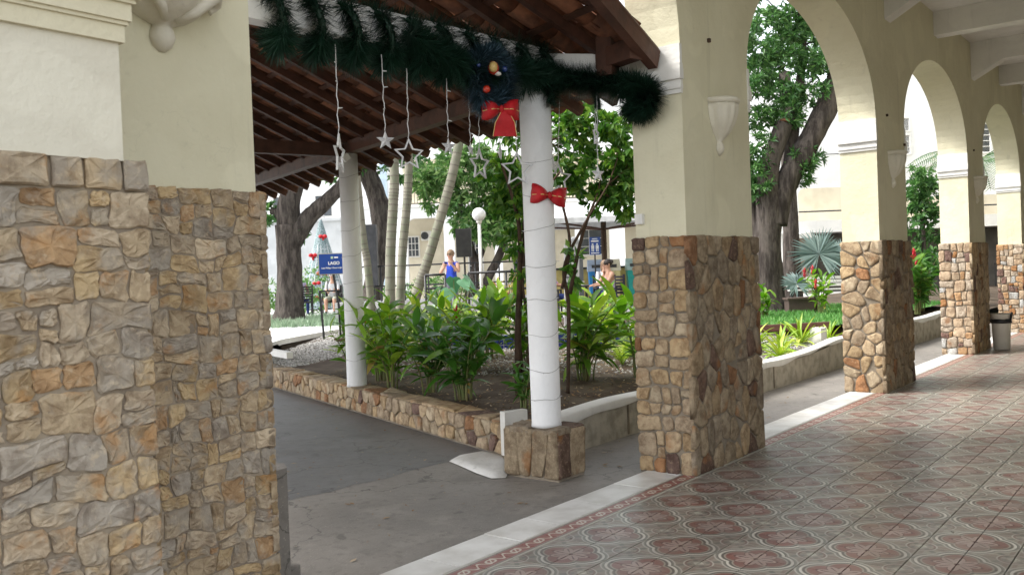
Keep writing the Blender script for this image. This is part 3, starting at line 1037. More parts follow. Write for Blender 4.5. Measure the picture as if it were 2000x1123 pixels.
# the pier and pilaster right beside the camera
p0 = thing('near_pier', (-3.9, 0, 0), 'cream plastered pier beside the camera on a tall dry-laid stone base', 'pier')
MB().box(-4.6, .014, 0, -3.376, PW - .01, 1.733).build('mortar_core', MORTAR2, p0, world=True)
fc = cells_coursed(.90, 1.745, .092, .070, .006, rnd)
lay_stones(p0, (-.36, .014, 0), (1, 0, 0), (0, 0, 1), (0, -1, 0), fc, 'ochre', rnd, (.004, .0095), rough=.0032, cut=.007, m=STONE2)
fe = cells_coursed(PW, 1.745, .15, .1, .009, rnd)
lay_stones(p0, (.525, .0, 0), (0, 1, 0), (0, 0, 1), (1, 0, 0), fe, 'ochre', rnd, (.008, .016))
p1 = thing('corner_pilaster', (-4.7, -.25, 0), 'pale plastered pilaster with stepped cornice on a large-block stone base, nearest the camera', 'pilaster')
MB().box(-6.2, -.485, 0, -4.13, -.001, 1.738).build('mortar_core', MORTAR2, p1, world=True)
fp = cells_coursed(1.06, 1.66, .112, .080, .0065, rnd)
lay_stones(p1, (-.475, -.235, 0), (1, 0, 0), (0, 0, 1), (0, -1, 0), fp, 'ochre', rnd, (.005, .012), rough=.0036, cut=.008, m=STONE2)
cap = []
xx = 0
while xx < 1.06:
    L = min(rnd.uniform(.07, .135), 1.06 - xx)
    if 1.06 - xx - L < .04:
        L = 1.06 - xx
    cap.append([(xx + .004, .004), (xx + L - .004, .004), (xx + L - .004, .085), (xx + .004, .085)])
    xx += L
lay_stones(p1, (-.475, -.235, 1.66), (1, 0, 0), (0, 0, 1), (0, -1, 0), cap, 'ochre', rnd, (.014, .022), rough=.002, cut=.005, m=STONE2)
side = cells_coursed(.47, 1.745, .15, .1, .009, rnd)
lay_stones(p1, (.575, -.235, 0), (0, 1, 0), (0, 0, 1), (1, 0, 0), side, 'ochre', rnd, (.008, .016))
MB().box(-6.2, -.5, 1.74, -4.186, .029, 3.9).build('plaster_shaft', m_plaster('pale_plaster', (.70, .67, .56), (.65, .61, .50), .12), p1, world=True)
co = MB()
for z0, z1, e in ((2.05, 2.095, .014), (2.095, 2.105, .022), (2.105, 2.150, .030), (2.150, 2.160, .040), (2.160, 2.200, .050), (2.2, 2.26, .07), (2.26, 2.34, .10), (2.34, 2.42, .12)):
    co.box(-6.2, -.5 - e, z0, -4.186 + e * .8, .02, z1)
co.build('cornice', m_plaster('cornice_paint', (.70, .66, .50), (.66, .61, .45), .15), p1, world=True)

# ceiling with its concrete beams; wall on the far side of the corridor
tag(MB().box(-3.5, -5.2, ZC, 30, YI + .1, ZC + .2).build('corridor_ceiling', TRIM), kind='structure')
tag(MB().box(0, -5.3, 0, 30, -5.15, ZC).build('corridor_wall', PLASTER), kind='structure')
for n_, xb in enumerate([2.76, 4.945, 7.13, 9.316, 11.5, 13.69, 15.87]):
    m = MB()
    haunch = n_ % 2 == 1
    y0, y1, zb = -5.14, YI - .001, 4.26
    if haunch:
        prof = [(y1, 4.03), (y1, ZC - .001), (y0, ZC - .001), (y0, zb), (y1 - .42, zb)]
    else:
        prof = [(y1, zb), (y1, ZC - .001), (y0, ZC - .001), (y0, zb)]
    m.extrude(prof, (xb - .11, 0, 0), (0, 1, 0), (0, 0, 1), (1, 0, 0), .22)
    o = m.build('ceiling_beam', TRIM, fix=True)
    nm = {0: 'plain white concrete ceiling beam over the first arch', 1: 'white concrete ceiling beam with slanted end above the second pier', 2: 'plain white concrete ceiling beam over the middle of the second arch',
          3: 'white concrete ceiling beam with slanted end above the third pier', 4: 'plain white concrete ceiling beam over the third arch', 5: 'white concrete ceiling beam with slanted end above the fourth pier', 6: 'plain white concrete ceiling beam farthest down the corridor'}[n_]
    tag(o, nm, 'beam', 'beams under the corridor ceiling')

# shell-shaped wall sconces
SCONCE = m_plaster('cream_sconce_paint', (.70, .67, .57), (.62, .58, .48), .4)
def sconce(x, label, fl):
    t = thing('wall_sconce', (x, YI - .002, 2.2), label, 'sconce', 'plaster sconces on the piers')
    prof = [(.012, .0), (.034, .03), (.040, .055), (.030, .085), (.022, .10), (.05, .125), (.09, .17), (.122, .225), (.140, .28), (.147, .33), (.145, .36)]
    if fl > .1:
        prof = [(.012, .0), (.034, .018), (.045, .045), (.040, .07), (.032, .085), (.05, .092), (.085, .105), (.125, .13), (.158, .165), (.182, .21), (.198, .27), (.20, .36)]
    MB().lathe(prof, (0, 0, 0), 32, math.pi, 2 * math.pi, mod=lambda a, z: 1 + fl * .5 * math.cos(a * 14) * min(1, max(0, (z - .085) * 9)), capt=True).build('shell', SCONCE, t, True)
    MB().lathe([((.148 if fl < .1 else .205), .358), ((.160 if fl < .1 else .22), .372), ((.160 if fl < .1 else .22), .388), ((.148 if fl < .1 else .205), .40)], (0, 0, 0), 28, math.pi, 2 * math.pi).build('rim', SCONCE, t, True)
    if fl > .1:
        sc = MB()
        for s_ in (-1, 1):
            sc.tube([(s_ * .02, -.06, .095), (s_ * .06, -.11, .12), (s_ * .10, -.13, .16), (s_ * .155, -.10, .20), (s_ * .185, -.05, .185), (s_ * .165, -.04, .16), (s_ * .15, -.05, .175)], [.012, .018, .021, .021, .018, .013, .009], 8)
        sc.build('scroll', SCONCE, t, True)
sconce(-3.745, 'white ornate plaster sconce with a bud tip high on the pier nearest the camera', .13)
sconce(.574, 'white plaster shell sconce on the near arcade pier beside the first arch', .06)
sconce(PX[1] + .574, 'white plaster shell sconce on the second arcade pier', .06)
sconce(PX[2] + .574, 'small white plaster shell sconce on the third arcade pier', .06)
tag(MB().box(-.0028, .345, 1.72, .029, .405, 1.79).build('paper_sticker', TRIM), 'small square white paper sticker on the plaster above the near pier stones', 'sticker')

# ------------------------------------------------------------------ planter walls
pw = thing('stone_planter_wall', (PWB.x, PWB.y, 0), 'low tan stone planter wall running along the covered walkway', 'wall')
pw.matrix_basis = Matrix.Translation(PWB) @ Matrix.Rotation(math.atan2(WD.y, WD.x), 4, 'Z')
pw.rotation_euler = (0, 0, math.atan2(WD.y, WD.x))
# local: x along the wall, -y towards the planter, +y towards the walkway
MB().box(-.62, -.29, -.02, 9.5, -.012, .235).build('mortar_core', MORTAR, pw)
fw = cells_rubble(6.4, .245, .15, .125, .012, rnd, .36)
lay_stones(pw, (5.8, -.012, 0), (-1, 0, 0), (0, 0, 1), (0, 1, 0), fw, 'warm', rnd, (.012, .024))
fw = cells_rubble(6.4, .27, .24, .20, .014, rnd, .3)
lay_stones(pw, (-.6, -.285, .235), (1, 0, 0), (0, 1, 0), (0, 0, 1), fw, 'warm', rnd, (.008, .02))

pl = thing('column_plinth', (-.36, .99, 0), 'square stone plinth under the near white column', 'plinth')
MB().box(-.155, -.225, -.02, .155, .225, .325).build('mortar_core', MORTAR, pl)
lay_stones(pl, (-.155, .235, 0), (0, -1, 0), (0, 0, 1), (-1, 0, 0), cells_rubble(.47, .335, .115, .26, .010, rnd, .28), 'dull', rnd, (.010, .02))
lay_stones(pl, (-.17, -.225, 0), (1, 0, 0), (0, 0, 1), (0, -1, 0), cells_rubble(.33, .335, .155, .30, .010, rnd, .22), 'dull', rnd, (.010, .02))
lay_stones(pl, (-.17, -.24, .325), (1, 0, 0), (0, 1, 0), (0, 0, 1), cells_rubble(.34, .48, .17, .24, .010, rnd, .3), 'dull', rnd, (.012, .024))

rp = thing('rendered_planter_wall', (2, 1.3, 0), 'low pebble-rendered planter wall with a wavy white painted top', 'wall')
v, f = [], []
xs = [-.19 + .125 * i for i in range(int(13.2 / .125))]
def rph(x):
    return .285 + .03 * min(1, max(0, x)) + .10 * min(1, max(0, (x - 4.6) / 6)) + .012 * math.sin(x * 2.1) + .025 * math.exp(-((x - 6.7) / .5) ** 2)
for x in xs:
    h = rph(x)
    v += [(x, 1.245, -.02), (x, 1.245, h - .045), (x, 1.245 + .13, h - .045), (x, 1.36, -.02)]
for i in range(len(xs) - 1):
    f += [(4 * i, 4 * i + 4, 4 * i + 5, 4 * i + 1), (4 * i + 1, 4 * i + 5, 4 * i + 6, 4 * i + 2), (4 * i + 2, 4 * i + 6, 4 * i + 7, 4 * i + 3)]
f.append((0, 1, 2, 3))
MB().add(v, f).build('rendered_body', PEBBLE, rp, world=True)
v, f = [], []
for x in xs:
    h = rph(x)
    dr = .055 + .028 * math.sin(x * 1.7 + 1) + .012 * math.sin(x * 7)
    v += [(x, 1.238, h - dr), (x, 1.232, h - .012), (x, 1.252, h), (x, 1.36, h + .008), (x, 1.392, h - .01), (x, 1.392, h - .09)]
for i in range(len(xs) - 1):
    for k in range(5):
        f.append((6 * i + k, 6 * i + 6 + k, 6 * i + 7 + k, 6 * i + k + 1))
MB().add(v, f).build('painted_top', TRIM, rp, True, world=True)
for xj in (1.2, 4.42, 7.35, 10.2):
    MB().box(xj - .012, 1.238, 0, xj + .012, 1.246, rph(xj) - .06).build('joint', MORTAR, rp, world=True)

# white drain chute and its spill of white paint at the corner of the planter
WORN = m_plaster('worn_white_paint', (.62, .61, .58), (.47, .45, .41), .6)
dc = thing('drain_chute', (-.12, 1.42, 0), 'white painted upright drain chute at the planter corner beside the plinth', 'drain')
MB().obox((-.13, 1.44, .215), (.937, -.349, 0), (.349, .937, 0), (0, 0, 1), .10, .035, .165).build('chute', WORN, dc, world=True)
MB().obox((-.24, 1.36, .05), (.937, -.349, 0), (.349, .937, 0), (0, 0, 1), .05, .05, .05).build('outlet', DKGREY, dc, world=True)
dpts = [(-.37, 1.90), (-.20, 1.96), (.03, 1.90), (-.04, 1.62), (-.22, 1.40), (-.40, 1.28), (-.60, 1.16), (-.66, 1.24), (-.58, 1.45), (-.48, 1.66)]
v, f = [], []
cx, cy = -.30, 1.58
for s_, h in ((1.0, -.006), (.92, .010), (.7, .022), (.35, .012)):
    v += [(cx + (x - cx) * s_, cy + (y - cy) * s_, h) for x, y in dpts]
n = len(dpts)
for k in range(3):
    for i in range(n):
        f.append((k * n + (i + 1) % n, k * n + i, (k + 1) * n + i, (k + 1) * n + (i + 1) % n))
f.append(tuple(3 * n + i for i in reversed(range(n))))
tag(MB().add(v, f).build('drain_apron', WORN, smooth=True, fix=True), 'white painted cement apron spread on the path below the drain chute', 'apron')
# little stone stub on the outer foot of the near pier
sb = thing('kerb_stub', (-3.1, .64, 0), 'short mossy cement stub standing behind the near pier', 'kerb')
MB().prism([(-3.3, .46), (-2.93, .52), (-2.87, .62), (-2.93, .76), (-3.3, .78)], -.02, .58).build('stub', CONC, sb, world=True)
MB().prism([(-3.05, .50), (-2.80, .62), (-2.76, .86), (-2.92, .95), (-3.15, .8)], -.02, .09).build('foot', CONC, sb, world=True)

# ------------------------------------------------------------------ columns
def column(loc, z0, z1, r0, r1, label):
    t = thing('white_column', (loc[0], loc[1], z0), label, 'column', 'round white columns of the walkway')
    MB().lathe([(r0 * 1.03, 0), (r0, .03), (r0, .2), ((r0 + r1) / 2, (z1 - z0) * .5), (r1, z1 - z0)], (0, 0, 0), 32).build('shaft', WHITE, t, True)
    return t
column((-.36, .965), .335, 2.80, .104, .110, 'near round white column on a stone plinth with a red bow tied to it')
column((1.265, 4.75), .24, 2.80, .108, .104, 'far round white column standing on the planter wall')
def helix(c, r, z0, z1, turns, label):
    pts = []
    n = int(turns * 22)
    for i in range(n + 1):
        t = i / n
        a = t * turns * 2 * math.pi
        z = z0 + (z1 - z0) * t + .05 * math.sin(a) + .02 * noise.noise((a * .9, c[0], 2)) + .05 * noise.noise((a * .12, c[1], 4))
        pts.append((c[0] + (r + .003) * math.cos(a), c[1] + (r + .003) * math.sin(a), z))
    t = thing('string_light', (c[0], c[1], z0), label, 'lights')
    MB().tube(pts, .0014, 4, False).build('wire', CABLE, t, world=True)
    bl = MB()
    for i in range(5, n, 6):
        p = Vector(pts[i])
        d = Vector((p.x - c[0], p.y - c[1], random.uniform(-.02, .04))).normalized()
        bl.tube([p, p + d * .022], [.003, .002], 4)
    b = bl.build('bulb', ACRYL, t, world=True)
    b['kind'] = 'stuff'
helix((-.36, .965), .107, .38, 2.3, 8, 'thin grey string of fairy lights wound round the near white column')
helix((1.265, 4.75), .107, .36, 2.7, 8, 'thin grey string of fairy lights wound round the far white column')

# ------------------------------------------------------------------ roof of the covered walkway
RW = Vector((.309, .951, 0))
RS = Vector((.951, -.309, 0))
GR = .461
def rz_(s):
    return 2.81 - GR * (s - .07)
def rp_(s, w_, dz=0.0):
    p = RS * s + RW * w_
    return Vector((p.x, p.y, rz_(s) + dz))
EAVE, RIDGE = .25, -2.55
rf = thing('tiled_roof', rp_(EAVE, 3.0), 'underside of the dark clay-tiled walkway roof on closely set wooden rafters', 'roof')
SLOPE = Vector((RS.x, RS.y, -GR)).normalized()
UPN = SLOPE.cross(-RW).normalized()
if UPN.z < 0:
    UPN = -UPN
ang = Matrix((SLOPE, RW, UPN)).transposed()
rot_tile = ang.to_euler()
def smax(w_):
    return min(EAVE, (.951 * w_ - .27) / .309)
inv = rf.matrix_basis.inverted()
PITCH = .215
# rafters
for i in range(56):
    w_ = -.35 + i * PITCH
    s1 = smax(w_)
    if i % 2 or s1 < RIDGE + .3:
        continue
    m = MB()
    m.bar(rp_(RIDGE, w_, -.045), rp_(s1 - .03, w_, -.045), .055, .075, UPN)
    m.build('rafter', WOOD, rf, world=True)
# battens across
for k in range(8):
    s = EAVE - .12 - k * .36
    w0 = (.27 + .309 * s) / .951
    MB().bar(rp_(s, w0 + .02, -.004), rp_(s, 11.6, -.004), .05, .018, UPN).build('batten', WOOD2, rf, world=True)
# clay channel tiles: half barrels bulging downwards between the rafters
def barrel(L, r0, r1, down, n=7):
    mb = MB()
    sg = -1 if down else 1
    for th_ in (0, .012):
        for x, r_ in ((0, r0), (L, r1)):
            for k in range(n + 1):
                a = math.pi * k / n
                mb.v.append((x, (r_ - th_) * math.cos(a), sg * (r_ - th_) * .62 * math.sin(a)))
    m_ = n + 1
    for k in range(n):
        mb.f.append((k, k + 1, m_ + k + 1, m_ + k))
        mb.f.append((2 * m_ + k + 1, 2 * m_ + k, 3 * m_ + k, 3 * m_ + k + 1))
        mb.f.append((m_ + k, m_ + k + 1, 3 * m_ + k + 1, 3 * m_ + k))
        mb.f.append((k + 1, k, 2 * m_ + k, 2 * m_ + k + 1))
    return mb
LT = .44
chan = barrel(LT, .078, .098, True)
cover = barrel(LT, .082, .098, False)
chan_me, cover_me = chan.mesh('roof_tile', CLAY, True), cover.mesh('roof_tile', CLAY, True)
tl = []
for i in range(56):
    w_ = -.35 + (i + .5) * PITCH
    s = min(EAVE, smax(w_) + .02)
    while s > RIDGE + .1:
        tl.append((rp_(s, w_), w_, s, 0))
        if s == EAVE or w_ < 2.2:
            pass
        s -= .36 / math.sqrt(1 + GR * GR)
tl.sort(key=lambda q: (q[0] - CAM).length)
restv = MB()
# local tile x runs up-slope from the lower end
def tile_mat(p, lift, roll):
    X = -SLOPE
    Y = RW * -1
    Z = X.cross(Y)
    if Z.z < 0:
        Y = -Y
        Z = X.cross(Y)
    m = Matrix((X, Y, Z)).transposed().to_4x4()
    m = m @ Matrix.Rotation(roll, 4, 'X')
    m.translation = p + UPN * lift
    return m
for n_, (p, w_, s, _) in enumerate(tl):
    m = tile_mat(p, .055 + random.uniform(-.006, .006), random.uniform(-.06, .06))
    if n_ < 290:
        o = link('roof_tile', chan_me, rf)
        o.matrix_basis = inv @ m
    else:
        restv.add([m @ q.co for q in chan_me.vertices], [tuple(q.vertices) for q in chan_me.polygons])
    m = tile_mat(p + RW * PITCH * .5, .10, random.uniform(-.06, .06))
    restv.add([m @ q.co for q in cover_me.vertices], [tuple(q.vertices) for q in cover_me.polygons])
o = restv.build('roof_tile_field', CLAY, rf, True, world=True)
o['kind'] = 'stuff'
# pale broken tile lips along the eave
lips = barrel(.05, .102, .104, False).mesh('eave_tile', CLAY2, True)
for i in range(56):
    w_ = -.35 + i * PITCH
    if smax(w_) < EAVE - .01:
        continue
    m = tile_mat(rp_(EAVE + random.uniform(.0, .03), w_ + PITCH), .085, random.uniform(-.1, .1))
    o = link('eave_tile', lips, rf)
    o.matrix_basis = inv @ m
# the other slope, beyond the ridge, closes the roof
lf = MB()
for i in range(2):
    pass
a, b = rp_(RIDGE, -.6, .16), rp_(RIDGE, 11.7, .16)
c, d = RS * (RIDGE - 2.6) + RW * 11.7, RS * (RIDGE - 2.6) + RW * .2
lf.add([a, b, (c.x, c.y, 2.9), (d.x, d.y, 2.9)], [(0, 1, 2, 3)])
lf.build('far_slope', CLAY, rf, world=True)
# verge board at the arcade end
vb = MB()
A0, A1 = Vector((-.02, .20, 2.80)), Vector((-2.0, .20, 2.80 + 1.98 * .4385))
vb.bar(A0, A1, .07, .10)
vb.tube([A0 + Vector((.02, .02, .06)), A1 + Vector((0, .02, .06))], .058, 10)
vb.build('verge_board', WOOD2, rf, world=True)

pt = tag(MB().bar(Vector((1.265, 4.75, 2.865)) - RW * 4.75, Vector((1.265, 4.75, 2.865)) + RW * 6.5, .11, .13).build('wall_plate', WOOD2), 'long red-brown timber plate carrying the rafters over the white columns', 'timber beam')
tag(MB().bar(Vector((1.20, 4.78, 2.84)), Vector((1.265, 4.75, 2.84)) - RS * 4.2, .10, .14).build('tie_beam', WOOD), 'dark timber tie beam crossing the walkway from the far column', 'timber beam')
tag(MB().bar((-.13, .50, 2.74), (-.13, .50, 3.12), .12, .10, (1, 0, 0)).build('roof_post', WOOD2), 'short red-brown timber post under the roof edge by the near pier', 'timber post')
# white tie beam that carries the garland
BA, BB = Vector((-3.3, 1.20, 2.86)), Vector((-.26, .975, 2.885))
BC = Vector((-.0, .40, 2.80))
tag(MB().bar(BA, BB, .11, .20).build('white_tie_beam', WHITE), 'white painted tie beam wrapped in the green garland over the near column', 'beam')
tag(MB().bar(BB + Vector((-.06, .10, -.012)), BC, .10, .17).build('white_lintel', WHITE), 'short white lintel from the near column head to the arcade pier, under the garland end', 'beam')
# small cube speaker hung at the far column head
tag(MB().obox((1.12, 4.62, 2.74), (.7, -.3, .64), (.35, .93, .05), (-.62, .2, .75), .035, .03, .035).build('small_spotlight', TRIM, fix=True), 'tiny white box light at the head of the far white column', 'spotlight')

# ------------------------------------------------------------------ garland, wreath, bows
def needles(path, rad, n, seed, length=.11, wid=.0022):
    rr = random.Random(seed)
    v, f = [], []
    seg = len(path) - 1
    for _ in range(n):
        t = rr.random() * seg
        i = min(int(t), seg - 1)
        p = path[i].lerp(path[i + 1], t - i)
        d = (path[i + 1] - path[i]).normalized()
        a = d.cross(Vector((.2, .3, .93)))
        if a.length < .1:
            a = d.cross(Vector((1, 0, 0)))
        a.normalize()
        b = d.cross(a)
        th_ = rr.uniform(0, 6.283)
        dr = (a * math.cos(th_) + b * math.sin(th_) + d * rr.uniform(-.5, .5) + Vector((0, 0, -.12))).normalized()
        L = length * rr.uniform(.65, 1.15) * rad / .1
        sd_ = dr.cross(d).normalized() * wid * rr.uniform(.7, 1.4)
        o = len(v)
        q = p + dr * .01
        e = p + dr * L
        mid = p + dr * L * .6
        v += [q - sd_, q + sd_, mid + sd_, mid - sd_, e + Vector((0, 0, -.006))]
        f += [(o, o + 1, o + 2, o + 3), (o + 3, o + 2, o + 4)]
    return MB().add(v, f)
def spline(P, n=12):
    P = [Vector(p) for p in P]
    out = []
    for i in range(len(P) - 1):
        p0, p1, p2, p3 = P[max(i - 1, 0)], P[i], P[i + 1], P[min(i + 2, len(P) - 1)]
        for k in range(n):
            t = k / n
            out.append(.5 * ((2 * p1) + (p2 - p0) * t + (2 * p0 - 5 * p1 + 4 * p2 - p3) * t * t + (3 * p1 - p0 - 3 * p2 + p3) * t ** 3))
    out.append(P[-1])
    return out
def along(t, dz=0, dy=0):
    p = BA.lerp(BB, t)
    return p + Vector((0, dy, dz))
gt = thing('garland', along(.8), 'thick dark green tinsel garland looped along the white beam to the arcade pier', 'garland')
def gline(t):
    """a point on the beam (t<=1) or on the lintel towards the pier (t>1)"""
    return BA.lerp(BB, t) if t <= 1 else BB.lerp(BC, t - 1)
paths = []
hel = []
for i in range(0, 240):
    t = .235 + .80 * i / 239
    a = i / 239 * 2 * math.pi * 10.0
    p = gline(t)
    hel.append(p + Vector((0, .12 * math.cos(a), -.05 + .138 * math.sin(a))))
paths.append((hel, .115, 24000))
def run_(pts):
    return spline([gline(t) + Vector((dx, dy, dz)) for t, dx, dy, dz in pts])
paths.append((run_([(.56, 0, -.12, -.03), (.66, 0, -.13, -.13), (.76, 0, -.13, -.21), (.86, 0, -.13, -.13), (.96, 0, -.13, -.13), (1.25, -.06, -.06, -.12), (1.6, -.07, -.04, -.13), (1.9, -.07, -.03, -.14)]), .125, 12500))
paths.append((run_([(t, -.03 if t > 1 else 0, .0, -.08) for t in (.42, .52, .62, .72, .82, .92, 1.1, 1.4, 1.7, 1.95)]), .12, 12500))
paths.append((spline([(-.07, .45, 2.66), (-.08, .36, 2.67), (-.08, .26, 2.64), (-.08, .20, 2.57), (-.08, .23, 2.50), (-.08, .31, 2.49), (-.08, .37, 2.53)]), .115, 6500))
paths.append((run_([(.955, 0, -.15, -.14), (.965, 0, -.16, -.22), (.972, 0, -.16, -.31)]), .10, 900))
paths.append((spline([(-.13, .60, 2.66), (-.12, .60, 2.54)]), .055, 500))
for k_, (p, r_, n_) in enumerate(paths):
    o = needles(p, r_, n_, 40 + k_).build('tinsel', TINSEL, gt, world=True)
    o['kind'] = 'stuff'
    MB().tube(p, .022, 6).build('garland_core', TINSEL, gt, True, world=True)

WC = Vector((-.975, .85, 2.645))
wr = thing('wreath', WC, 'dark tinsel wreath with red and blue baubles hung on the garland', 'wreath')
ax1 = Vector((.86, -.08, 0)).normalized()
ring = [WC + ax1 * .135 * math.cos(a) + Vector((0, 0, .145 * math.sin(a))) for a in [2 * math.pi * i / 40 for i in range(41)]]
o = needles(ring, .11, 11000, 77).build('tinsel', TINSEL2, wr, world=True)
o['kind'] = 'stuff'
MB().tube(ring, .03, 6).build('wreath_ring', TINSEL2, wr, True, world=True)
fr = Vector((-.6, -.78, 0)).normalized()
MB().ball(WC + ax1 * -.075 + fr * .10 + Vector((0, 0, -.085)), .024).build('red_bauble', REDBALL, wr, True, world=True)
MB().ball(WC + ax1 * .095 + fr * .09 + Vector((0, 0, .065)), .02).build('blue_bauble', BLUEBALL, wr, True, world=True)
MB().ball(WC + ax1 * -.13 + fr * .08 + Vector((0, 0, .06)), .014).build('blue_bauble', BLUEBALL, wr, True, world=True)
MB().ball(WC + ax1 * -.01 + fr * .10 + Vector((0, 0, .055)), (.036, .036, .042)).build('red_ornament', REDBALL, wr, True, world=True)
MB().ball(WC + ax1 * -.017 + fr * .125 + Vector((0, 0, .055)), (.028, .028, .034)).build('gold_ornament', GOLD, wr, True, world=True)
MB().ball(WC + ax1 * .025 + fr * .115 + Vector((0, 0, .02)), (.025, .02, .013)).build('white_ornament', TRIM, wr, True, world=True)

def bow_loop(mb, C, X, Z, Nn, s, size):
    """one puffed loop of ribbon on side s"""
    rows = []
    for i in range(9):
        t = i / 8
        wdt = .014 + size * .50 * math.sin(min(1, t * 1.15) * math.pi / 2) * (1 - .15 * t)
        out = size * t
        puff = .06 * math.sin(t * math.pi) * size / .11
        row = []
        for k in range(9):
            u = k / 8 * 2 - 1
            wr_ = .008 * math.sin(u * 9 + t * 4) * t
            row.append(C + X * s * out + Z * (u * wdt + .02 * t * size) + Nn * (puff * math.sqrt(max(0, 1 - u * u)) + wr_ + .004))
        rows.append(row)
    o = len(mb.v)
    for r_ in rows:
        mb.v += [tuple(p) for p in r_]
    for r_ in rows:
        mb.v += [tuple(p - Nn * .012) for p in r_]
    n = 9
    H = n * len(rows)
    for i in range(len(rows) - 1):
        for k in range(n - 1):
            q = (o + i * n + k, o + i * n + k + 1, o + (i + 1) * n + k + 1, o + (i + 1) * n + k)
            mb.f.append(q)
            mb.f.append(tuple(x + H for x in reversed(q)))
    for k in range(n - 1):
        e = (len(rows) - 1) * n
        mb.f.append((o + e + k, o + e + k + 1, o + e + k + 1 + H, o + e + k + H))

def bow(C, Nn, size, label, tails, tilt=0.0):
    Nn = Vector(Nn).normalized()
    X = Vector((0, 0, 1)).cross(Nn).normalized()
    Z = Vector((0, 0, 1))
    X, Z = X * math.cos(tilt) + Z * math.sin(tilt), Z * math.cos(tilt) - X * math.sin(tilt)
    C = Vector(C)
    t = thing('red_bow', C, label, 'bow')
    for s in (-1, 1):
        m = MB()
        bow_loop(m, C, X, Z, Nn, s, size)
        m.build('loop', RED, t, True, world=True)
        g = MB()
        g.tube([C + X * s * .015 + Nn * .035, C + X * s * size * .5 - Z * .006 + Nn * (.068 * size / .11), C + X * s * size * .98 - Z * .01 + Nn * .02], .0035, 5)
        g.build('gold_edge', GOLD, t, world=True)
    MB().ball(C + Nn * .03, (.018, .018, .026)).build('knot', RED, t, True, world=True)
    if tails:
        for s in (-1, 1):
            m = MB()
            a0 = C + Nn * .03
            rows = []
            for i in range(7):
                u = i / 6
                cc = a0 - Z * (tails * u) + X * (s * .03 * u + .02) + Nn * .01 * math.sin(u * 5)
                hw = .014 + .034 * min(1, u * 2)
                rows.append((cc - X * hw, cc + Nn * .006, cc + X * hw))
            for r_ in rows:
                m.v += [tuple(p) for p in r_]
            for i in range(6):
                for k in range(2):
                    m.f.append((3 * i + k, 3 * i + k + 1, 3 * i + 4 + k, 3 * i + 3 + k))
            m.build('tail', RED, t, True, world=True)
            MB().tube([r_[2 if s > 0 else 0] for r_ in rows], .003, 5).build('gold_edge', GOLD, t, world=True)
    return t
bow(WC + Vector((.03, -.02, -.20)) + fr * .07, fr, .12, 'red velvet bow with long gold-edged tails hanging below the wreath', .17)
bow((-.385, .965 - .108, 1.94), (-.62, -.78, 0), .125, 'red velvet bow tied on the near white column', 0, -.15)

# hanging acrylic stars on light strings
def star_poly(ro, ri):
    return [((ro if i % 2 == 0 else ri) * math.sin(math.pi * i / 5), (ro if i % 2 == 0 else ri) * math.cos(math.pi * i / 5)) for i in range(10)]
stars = [((-2.129, 1.0, 2.70), (-2.13, 1.0, 2.096), .21, 1, 1.25, 'outlined acrylic star hung edge-on in front of the far column, first from the near pier'),
         ((-1.784, 1.0, 2.70), (-1.779, 1.0, 2.205), .107, 0, .15, 'small solid acrylic star hung second from the near pier'),
         ((-1.582, 1.0, 2.65), (-1.59, 1.0, 2.138), .183, 1, .25, 'large outlined acrylic star over the eave between the two small solid ones'),
         ((-1.232, 1.0, 2.65), (-1.238, 1.0, 2.218), .109, 0, .5, 'small solid acrylic star just left of the wreath in front of the leaning palm'),
         ((-1.023, 1.0, 2.62), (-1.027, 1.0, 2.22), .09, 0, .9, 'tiny turned acrylic star under the left side of the wreath'),
         ((-.921, 1.0, 2.6), (-.941, 1.0, 2.128), .20, 1, .7, 'faint outlined acrylic star below the wreath against bright leaves'),
         ((-.741, 1.0, 2.56), (-.723, 1.0, 2.226), .11, 0, 1.2, 'thin edge-on acrylic star just right of the wreath bow'),
         ((-.559, .98, 2.60), (-.567, .98, 2.12), .231, 1, .1, 'largest outlined acrylic star, left of the near white column'),
         ((-.009, 1.08, 2.70), (-.007, 1.08, 2.204), .15, 0, .6, 'solid acrylic star hung just right of the near white column'),
         ((.111, 1.08, 2.70), (.059, 1.08, 2.103), .227, 1, .3, 'outlined acrylic star right of the near column, partly behind it'),
         ((-.128, .62, 2.70), (-.123, .62, 2.354), .155, 1, 1.0, 'turned outlined acrylic star high up near the garland end'),
         ((-.153, .58, 2.68), (-.177, .58, 2.076), .115, 0, .35, 'solid acrylic star lowest and nearest the arcade pier')]
rs = random.Random(5)
